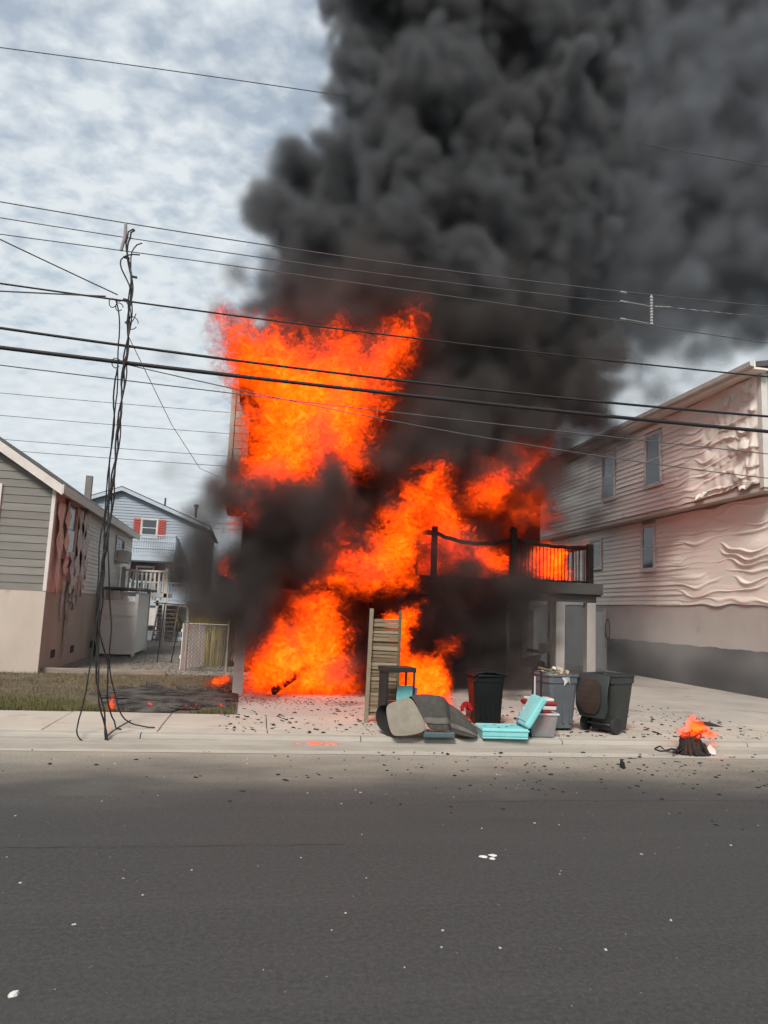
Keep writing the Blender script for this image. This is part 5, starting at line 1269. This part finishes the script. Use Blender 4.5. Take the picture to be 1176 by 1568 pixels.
LOWPUFFS = [
    (0.2, 14.6, 3.05, 0.84, 0.84, 0.84, 3.6, 0.32),
    (0.12, 14.7, 2.7, 0.59, 0.59, 0.59, 3.6, 0.32),
    (-0.04, 14.8, 3.26, 0.54, 0.54, 0.54, 3.6, 0.32),
    (0.14, 16.6, 2.24, 0.43, 0.43, 0.43, 3.6, 0.32),
    (0.87, 14.6, 3.58, 0.7, 0.7, 0.7, 3.6, 0.32),
    (1.52, 14.9, 4.03, 0.61, 0.61, 0.61, 3.6, 0.32),
    (2.12, 15.0, 4.5, 0.6, 0.6, 0.6, 3.6, 0.32),
    (2.7, 15.1, 5.15, 0.58, 0.58, 0.58, 3.6, 0.32),
    (3.21, 14.8, 5.9, 0.69, 0.69, 0.69, 3.6, 0.32),
    (1.11, 14.8, 2.96, 0.34, 0.34, 0.34, 3.6, 0.32),
    (-0.02, 14.6, 2.86, 0.58, 0.58, 0.58, 4.0, 0.45),
    (0.04, 14.7, 2.57, 0.38, 0.38, 0.38, 4.0, 0.45),
    (0.15, 14.6, 3.46, 0.56, 0.56, 0.56, 4.0, 0.45),
    (0.42, 14.4, 3.41, 0.66, 0.66, 0.66, 4.0, 0.45),
    (0.22, 14.4, 2.64, 0.58, 0.58, 0.58, 4.0, 0.45),
    (1.04, 14.5, 3.78, 0.62, 0.62, 0.62, 4.0, 0.45),
    (3.91, 15.4, 6.63, 1.01, 1.01, 1.01, 2.6, 0.5),
    (3.82, 15.8, 7.81, 0.98, 0.98, 0.98, 2.6, 0.5),
    (4.97, 16.5, 7.85, 1.32, 1.32, 1.32, 2.6, 0.5),
    (5.65, 17.5, 6.87, 1.16, 1.16, 1.16, 2.6, 0.5),
    (6.97, 18.5, 7.98, 1.6, 1.6, 1.6, 2.6, 0.5),
    (8.69, 19.6, 7.68, 1.21, 1.21, 1.21, 2.6, 0.5),
    (8.33, 19.5, 9.18, 1.52, 1.52, 1.52, 2.6, 0.5),
    (9.75, 21.0, 6.89, 0.89, 0.89, 0.89, 2.6, 0.5),
    (7.19, 19.0, 6.47, 0.99, 0.99, 0.99, 0.8, 0.7),
    (8.33, 19.4, 5.52, 0.92, 0.92, 0.92, 0.8, 0.7),
    (6.56, 20.2, 6.09, 0.85, 0.85, 0.85, 0.8, 0.7),
    (6.11, 20.2, 4.72, 0.65, 0.65, 0.65, 0.8, 0.7),
    (4.86, 18.0, 6.59, 0.76, 0.76, 0.76, 0.8, 0.7),
    (7.68, 20.2, 4.83, 0.68, 0.68, 0.68, 0.8, 0.7),
    (0.3, 14.6, 7.71, 0.4, 0.4, 0.4, 0.9, 0.9),
    (1.1, 14.5, 7.54, 0.61, 0.61, 0.61, 0.9, 0.9),
    (2.03, 14.5, 7.76, 0.59, 0.59, 0.59, 0.9, 0.9),
    (2.75, 14.7, 8.17, 0.72, 0.72, 0.72, 0.9, 0.9),
    (3.19, 14.5, 6.58, 0.62, 0.62, 0.62, 0.9, 0.9),
    (0.62, 15.6, 8.38, 0.63, 0.63, 0.63, 3.0, 0.4),
    (1.61, 15.8, 8.64, 1.0, 1.0, 1.0, 3.0, 0.4),
    (2.81, 15.9, 8.83, 1.08, 1.08, 1.08, 3.0, 0.4),
    (1.18, 17.5, 8.45, 1.28, 1.28, 1.28, 3.0, 0.4),
    (2.82, 17.5, 8.29, 1.3, 1.3, 1.3, 3.0, 0.4),
    (2.26, 16.4, 9.45, 1.01, 1.01, 1.01, 3.0, 0.4),
    (3.57, 16.6, 9.37, 1.2, 1.2, 1.2, 3.0, 0.4),
    (1.33, 16.4, 9.5, 0.85, 0.85, 0.85, 3.0, 0.4),
    (5.12, 17.4, 9.55, 1.17, 1.17, 1.17, 3.0, 0.4),
    (4.83, 17.4, 1.92, 1.04, 1.04, 1.04, 2.2, 0.6),
    (5.79, 17.8, 1.64, 1.2, 1.2, 1.2, 2.2, 0.6),
    (5.09, 17.6, 0.83, 0.95, 0.95, 0.95, 2.2, 0.6),
    (3.93, 16.4, 2.41, 0.65, 0.65, 0.65, 2.2, 0.6),
    (6.61, 18.2, 1.99, 1.0, 1.0, 1.0, 2.2, 0.6),
    (6.3, 18.0, 0.68, 0.91, 0.91, 0.91, 2.2, 0.6),
    (3.57, 16.8, 2.03, 0.66, 0.66, 0.66, 2.2, 0.6),
    (7.54, 19.0, 2.45, 0.56, 0.56, 0.56, 2.2, 0.6),
    (5.32, 18.6, 2.69, 0.75, 0.75, 0.75, 2.2, 0.6),
    (6.41, 18.7, 2.74, 0.69, 0.69, 0.69, 2.2, 0.6),
    (7.13, 18.6, 0.99, 0.61, 0.61, 0.61, 2.2, 0.6),
    (6.66, 22.0, 4.77, 1.63, 1.63, 1.63, 0.9, 0.7),
    (8.36, 22.0, 5.09, 1.65, 1.65, 1.65, 0.9, 0.7),
    (9.28, 21.6, 5.51, 1.23, 1.23, 1.23, 0.9, 0.7),
    (4.85, 21.5, 5.4, 1.38, 1.38, 1.38, 0.9, 0.7),
    (0.56, 16.0, 2.11, 0.5, 0.5, 0.5, 0.7, 0.6),
    (1.38, 16.0, 2.28, 0.42, 0.42, 0.42, 0.7, 0.6),
    (2.6, 16.4, 1.99, 0.87, 0.87, 0.87, 0.7, 0.6),
    (0.33, 17.2, 1.74, 0.59, 0.59, 0.59, 0.7, 0.6),
    (3.0, 17.2, 0.95, 0.7, 0.7, 0.7, 0.7, 0.6),
    (0.51, 15.2, 2.43, 0.45, 0.45, 0.45, 0.7, 0.6),
    (1.7, 15.2, 2.62, 0.35, 0.35, 0.35, 0.7, 0.6),
    (-1.72, 12.9, 0.35, 0.17, 0.17, 0.17, 0.9, 0.8),
]
VEIL = [
    (12.77, 25.0, 15.09, 2.38, 2.38, 2.38, 1.05, 0.9),
    (14.38, 27.0, 19.72, 3.86, 3.86, 3.86, 1.05, 0.9),
    (12.88, 27.0, 23.98, 3.62, 3.62, 3.62, 1.05, 0.9),
    (16.5, 28.0, 25.03, 4.56, 4.56, 4.56, 1.05, 0.9),
    (18.04, 28.0, 19.91, 4.5, 4.5, 4.5, 1.05, 0.9),
    (20.54, 29.0, 29.89, 5.19, 5.19, 5.19, 1.05, 0.9),
    (15.89, 28.0, 29.48, 4.62, 4.62, 4.62, 1.05, 0.9),
    (22.17, 29.0, 25.38, 5.14, 5.14, 5.14, 1.05, 0.9),
    (23.01, 29.0, 18.89, 3.05, 3.05, 3.05, 1.05, 0.9),
    (18.93, 28.0, 16.2, 2.13, 2.13, 2.13, 1.05, 0.9),
    (14.96, 26.0, 13.9, 1.88, 1.88, 1.88, 1.05, 0.9),
    (12.5, 23.5, 10.93, 0.98, 0.98, 0.98, 1.05, 0.9),
    (11.45, 22.5, 9.62, 0.57, 0.57, 0.57, 1.05, 0.9),
    (25.88, 29.0, 29.51, 5.8, 5.8, 5.8, 1.05, 0.9),
    (26.28, 29.0, 21.98, 5.02, 5.02, 5.02, 1.05, 0.9),
    (19.89, 27.0, 19.63, 3.41, 3.41, 3.41, 1.05, 0.9),
    (20.77, 27.0, 28.28, 3.85, 3.85, 3.85, 1.05, 0.9),
    (15.81, 26.0, 13.32, 1.05, 1.05, 1.05, 1.05, 0.9),
]
HAZE = [
    (10.22, 20.0, 1.74, 1.32, 1.97, 1.05, 0.16, 1.0),
    (11.07, 19.0, 1.27, 1.44, 2.16, 1.15, 0.16, 1.0),
    (11.32, 17.0, 1.06, 1.3, 1.95, 1.04, 0.16, 1.0),
    (11.31, 15.5, 1.16, 0.9, 1.35, 0.72, 0.16, 1.0),
    (8.58, 18.6, 1.38, 0.86, 1.3, 0.69, 0.16, 1.0),
]
# ------------------------------------------------------------------ fire and smoke, as voxel grids
def grid_volume(name, lo, hi, dens, m, label, cat):
    """an object whose density is a regular grid: the values sit on loose points, geometry nodes read them into a volume"""
    nx, ny, nz = dens.shape
    me = bpy.data.meshes.new(name); me.vertices.add(dens.size)
    a = me.attributes.new('d', 'FLOAT', 'POINT'); a.data.foreach_set('value', np.ascontiguousarray(dens, np.float32).ravel())
    me.materials.append(m)
    o = bpy.data.objects.new(name, me); COL.objects.link(o)
    ng = bpy.data.node_groups.new(name + '_grid', 'GeometryNodeTree')
    ng.interface.new_socket('Geometry', in_out='INPUT', socket_type='NodeSocketGeometry')
    ng.interface.new_socket('Geometry', in_out='OUTPUT', socket_type='NodeSocketGeometry')
    N, L = ng.nodes, ng.links
    gi, go = N.new('NodeGroupInput'), N.new('NodeGroupOutput')
    vc = N.new('GeometryNodeVolumeCube'); vc.inputs['Min'].default_value = lo; vc.inputs['Max'].default_value = hi
    for k, n in zip('XYZ', (nx, ny, nz)): vc.inputs['Resolution ' + k].default_value = n
    def vm(op, a_, b_):
        n = N.new('ShaderNodeVectorMath'); n.operation = op; L.new(a_, n.inputs[0])
        if b_ is not None: n.inputs[1].default_value = b_
        return n.outputs[0]
    p = vm('SUBTRACT', N.new('GeometryNodeInputPosition').outputs[0], lo)
    p = vm('DIVIDE', p, [(hi[i] - lo[i]) / (dens.shape[i] - 1) for i in range(3)])
    p = vm('FLOOR', vm('ADD', p, (.5, .5, .5)), None)
    sx = N.new('ShaderNodeSeparateXYZ'); L.new(p, sx.inputs[0])
    def im(op, a_, b_):
        n = N.new('FunctionNodeIntegerMath'); n.operation = op
        for i, v in enumerate((a_, b_)):
            if isinstance(v, int): n.inputs[i].default_value = v
            else: L.new(v, n.inputs[i])
        return n.outputs[0]
    idx = im('ADD', im('MULTIPLY', im('ADD', im('MULTIPLY', sx.outputs[0], ny), sx.outputs[1]), nz), sx.outputs[2])
    na = N.new('GeometryNodeInputNamedAttribute'); na.data_type = 'FLOAT'; na.inputs['Name'].default_value = 'd'
    si = N.new('GeometryNodeSampleIndex'); si.data_type = 'FLOAT'; si.domain = 'POINT'; si.clamp = True
    L.new(gi.outputs[0], si.inputs['Geometry']); L.new(na.outputs['Attribute'], si.inputs['Value']); L.new(idx, si.inputs['Index'])
    L.new(si.outputs[0], vc.inputs['Density'])
    sm = N.new('GeometryNodeSetMaterial'); sm.inputs['Material'].default_value = m
    L.new(vc.outputs[0], sm.inputs[0]); L.new(sm.outputs[0], go.inputs[0])
    o.modifiers.new('grid', 'NODES').node_group = ng
    return tag(o, label, cat, kind='stuff')

def band_noise(shape, vox, lam, seed, asp=(1, 1, 1)):
    """band-limited gaussian field, wavelength lam metres, stretched by asp"""
    r = np.random.default_rng(seed); g = np.fft.rfftn(r.standard_normal(shape, dtype=np.float32))
    k = [np.fft.fftfreq(shape[0], vox[0]) * asp[0], np.fft.fftfreq(shape[1], vox[1]) * asp[1], np.fft.rfftfreq(shape[2], vox[2]) * asp[2]]
    kk = np.sqrt(k[0][:, None, None] ** 2 + k[1][None, :, None] ** 2 + k[2][None, None, :] ** 2).astype(np.float32) * lam
    f = np.fft.irfftn(g * np.exp(-(np.log(np.maximum(kk, 1e-6)) / .45) ** 2), s=shape).astype(np.float32)
    return f / f.std()

def smooth(a, b, x):
    t = np.clip((x - a) / (b - a), 0, 1); return t * t * (3 - 2 * t)

def smoke_material(name, col, absorb=(0, 0, 0)):
    m = bpy.data.materials.new(name); m.use_nodes = True; nt = m.node_tree; nt.nodes.clear()
    o = nt.nodes.new('ShaderNodeOutputMaterial'); v = nt.nodes.new('ShaderNodeVolumePrincipled')
    v.inputs['Color'].default_value = (*col, 1); v.inputs['Density'].default_value = 1.0; v.inputs['Anisotropy'].default_value = 0.15
    nt.links.new(v.outputs[0], o.inputs['Volume'])
    m.cycles.volume_step_rate = 2.6; m.cycles.volume_sampling = 'DISTANCE'; return m

def flame_material(name, k, stops, gain):
    """extinction k*t, radiance ramp(t): the grid value t is the heat of the flame"""
    m = bpy.data.materials.new(name); m.use_nodes = True; nt = m.node_tree; N, L = nt.nodes, nt.links; N.clear()
    out = N.new('ShaderNodeOutputMaterial'); at = N.new('ShaderNodeAttribute'); at.attribute_name = 'density'
    rp = N.new('ShaderNodeValToRGB'); e = rp.color_ramp.elements
    while len(e) > 1: e.remove(e[-1])
    e[0].position = stops[0][0]; e[0].color = (*stops[0][1], 1)
    for p, c in stops[1:]: q = e.new(p); q.color = (*c, 1)
    L.new(at.outputs['Fac'], rp.inputs[0])
    def mul(a, b):
        n = N.new('ShaderNodeMath'); n.operation = 'MULTIPLY'; L.new(a, n.inputs[0]); n.inputs[1].default_value = b; return n.outputs[0]
    em = N.new('ShaderNodeEmission'); L.new(rp.outputs[0], em.inputs['Color']); L.new(mul(at.outputs['Fac'], k * gain), em.inputs['Strength'])
    ab = N.new('ShaderNodeVolumeAbsorption'); ab.inputs['Color'].default_value = (0, 0, 0, 1); L.new(mul(at.outputs['Fac'], k), ab.inputs['Density'])
    ad = N.new('ShaderNodeAddShader'); L.new(em.outputs[0], ad.inputs[0]); L.new(ab.outputs[0], ad.inputs[1]); L.new(ad.outputs[0], out.inputs['Volume'])
    m.cycles.volume_step_rate = 1.6; m.cycles.volume_sampling = 'DISTANCE'
    return m
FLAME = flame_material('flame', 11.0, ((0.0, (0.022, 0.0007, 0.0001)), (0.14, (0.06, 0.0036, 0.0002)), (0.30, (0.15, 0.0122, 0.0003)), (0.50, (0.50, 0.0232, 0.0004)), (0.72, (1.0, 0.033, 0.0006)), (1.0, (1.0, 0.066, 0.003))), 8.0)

def poly_sd(px, pz, poly):
    """signed distance to a polygon, positive inside"""
    P = np.array(poly, np.float32); d = np.full(px.shape, 1e9, np.float32); ins = np.zeros(px.shape, bool)
    for i in range(len(P)):
        a, b = P[i], P[(i + 1) % len(P)]; e = b - a; wx, wz = px - a[0], pz - a[1]
        t = np.clip((wx * e[0] + wz * e[1]) / (e @ e + 1e-9), 0, 1)
        d = np.minimum(d, (wx - e[0] * t) ** 2 + (wz - e[1] * t) ** 2)
        c = ((a[1] > pz) != (b[1] > pz)) & (px < (b[0] - a[0]) * (pz - a[1]) / (b[1] - a[1] + 1e-12) + a[0]); ins ^= c
    d = np.sqrt(d); return np.where(ins, d, -d)

def warp(f, v, lam, amp, seed):
    """carry the field along a swirling displacement, so that its billows curl over"""
    n = f.shape; I = []
    for k in range(3):
        w = band_noise(n, v, lam, seed + k) * (amp / v[k]); sh = [1, 1, 1]; sh[k] = -1
        I.append(np.clip(np.rint(np.arange(n[k], dtype=np.float32).reshape(sh) + w), 0, n[k] - 1).astype(np.int32))
    return f[I[0], I[1], I[2]]
def soften(f):
    for ax in range(3): f = .5 * f + .25 * (np.roll(f, 1, ax) + np.roll(f, -1, ax))
    return f
def flame(label, polys, y0, thick, vox, seed, ragged=.35, lam=.55, heat=1.0, lean=0.0):
    """a sheet of fire standing about the plane y0: outlines (x, z, strength) torn by noise and thin towards its faces"""
    allp = np.array([p for q, _ in polys for p in q]); m = ragged * .9 + .1
    lo = (float(allp[:, 0].min() - m), y0 - thick * 1.2, float(max(allp[:, 1].min() - m, .02))); hi = (float(allp[:, 0].max() + m), y0 + thick * 1.2, float(allp[:, 1].max() + m * 1.6))
    n = [max(12, int(round((hi[i] - lo[i]) / (vox if i != 1 else vox * 1.6)))) for i in range(3)]
    ax = [np.linspace(lo[i], hi[i], n[i], dtype=np.float32) for i in range(3)]; v = [(hi[i] - lo[i]) / (n[i] - 1) for i in range(3)]
    X2, Z2 = np.meshgrid(ax[0], ax[2], indexing='ij')
    e = np.full(X2.shape, -1e3, np.float32); hs = np.zeros_like(e)
    for q, s in polys:
        d = poly_sd(X2, Z2, q); e = np.maximum(e, d); hs = np.maximum(hs, s * (.45 + .55 * smooth(-ragged * .2, ragged * 1.9, d)) * smooth(-ragged * 1.2, 0, d))
    asp = (1.0, 1.0, .32)
    nA = band_noise(n, v, lam * 1.8, seed, asp); nB = band_noise(n, v, lam * .7, seed + 1, asp); nC = band_noise(n, v, lam * .28, seed + 2, (1, 1, .6)); nD = band_noise(n, v, lam * .14, seed + 3, (1, 1, .7))
    yy = np.abs(ax[1] - y0) / thick
    f = e[:, None, :] / ragged + 1.0 * nA * .5 + .55 * nB + .24 * nC + .06 * nD
    f = warp(f, v, lam * 2.2, lam * .32, seed + 9)
    f = smooth(-.25, 1.0, f - 1.3 * np.maximum(0, yy - .35)[None, :, None])
    tex = .68 + .17 * nA + .18 * nB - .11 * (np.abs(nC) - .4) + .045 * nD
    tex = warp(tex, v, lam * 1.6, lam * .25, seed + 15)
    t = f * np.clip(tex, .06, 1.1) * hs[:, None, :] * heat
    edge = np.ones(n[0]); edge[:2] = edge[-2:] = 0; t *= edge[:, None, None]
    t[:, :1] = t[:, -1:] = 0; t[:, :, -2:] = 0
    return grid_volume('flame', lo, hi, np.clip(t, 0, 1), FLAME, label, 'fire')

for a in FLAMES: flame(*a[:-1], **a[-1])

def plume(puffs, lo, hi, n, seed, join, ball, roll, curl, inner, label, m, step):
    ax = [np.linspace(lo[i], hi[i], n[i], dtype=np.float32) for i in range(3)]; v = [(hi[i] - lo[i]) / (n[i] - 1) for i in range(3)]
    acc = np.zeros(n, np.float32); den = np.zeros(n, np.float32); sof = np.zeros(n, np.float32); far = -4.0
    acc += math.exp(far / join)
    for (x, y, z, rx, ry, rz, dn, sf) in puffs:
        r = max(rx, ry, rz) * 1.0 + 2.2
        s = tuple(slice(max(0, int((c - r - lo[i]) / v[i])), min(n[i], int((c + r - lo[i]) / v[i]) + 2)) for i, c in enumerate((x, y, z)))
        X, Y, Z = ax[0][s[0]][:, None, None], ax[1][s[1]][None, :, None], ax[2][s[2]][None, None, :]
        rm = min(rx, ry, rz)
        q = rm - np.sqrt(((X - x) / rx) ** 2 + ((Y - y) / ry) ** 2 + ((Z - z) / rz) ** 2) * rm
        w = np.exp(np.clip(q / join, -12, 12)); acc[s] += w; den[s] += dn * w; sof[s] += sf * w
    den /= acc; sof /= acc; sd = join * np.log(acc)
    b1 = band_noise(n, v, 3.2, seed); b2 = band_noise(n, v, 1.8, seed + 1); b3 = band_noise(n, v, .72, seed + 2); b4 = band_noise(n, v, .36, seed + 3)
    bil = .55 * (np.abs(b2) - .78) + .17 * (np.abs(b3) - .78) + .03 * (np.abs(b4) - .78)
    fbm = .55 * b1 + .28 * b2 + .09 * b3 + .03 * b4
    f = sd + ball * bil + roll * fbm
    f = warp(f, v, 2.4, curl, seed + 20); f = warp(f, v, .9, curl * .22, seed + 30)
    wd = .25 + sof * 1.1
    t = np.clip(f / wd + .12, 0, None)
    d = np.minimum(t * t, 1.0) * np.where(t < 1, t * .6 + .4, 1)
    d *= den * np.clip(1 + inner * warp(.7 * b1 + .6 * b2 + .3 * b3, v, 2.0, .6, seed + 40), .05, 2.5)
    d = soften(d)
    for axx in range(3):                                    # no cut faces where the plume leaves the grid
        t = np.minimum(np.arange(n[axx]), np.arange(n[axx])[::-1]) / 8.0
        if axx == 2 and lo[2] < 1: t = np.arange(n[2])[::-1] / 10.0
        sh = [1, 1, 1]; sh[axx] = -1; d *= np.clip(t, 0, 1).reshape(sh).astype(np.float32)
    d[d < .004] = 0
    o = grid_volume('smoke', lo, hi, d, m, label, 'smoke'); m.cycles.volume_step_rate = step
plume(LOWPUFFS, (-3.0, 12.2, .16), (12.6, 24.4, 10.6), (156, 120, 104), 37, .38, .95, .36, .36, .34, 'black smoke rolling over the burning house and its deck', smoke_material('black_smoke', (0.145, 0.135, 0.13)), 2.0)
plume(PUFFS, (-2.6, 13.0, 6.6), (13.4, 25.0, 22.6), (160, 116, 160), 61, .40, .85, .45, .42, .34, 'dark smoke column billowing high above the burning house', smoke_material('dark_smoke', (0.185, 0.19, 0.20)), 1.9)
plume(VEIL, (8.0, 16.0, 5.0), (33.0, 38.0, 33.0), (125, 112, 140), 71, .8, .4, .7, 1.0, .75, 'blue grey smoke veil drifting off to the upper right', smoke_material('grey_smoke', (0.30, 0.32, 0.35)), 2.0)  # bluish tint of shaded smoke under skylight is put into the colour
plume(HAZE, (7.5, 12.6, .16), (16.0, 26.0, 5.4), (56, 90, 36), 91, .5, .2, .5, .4, .6, 'thin grey smoke drifting low over the driveway', smoke_material('thin_smoke', (0.72, 0.71, 0.70)), 2.5)
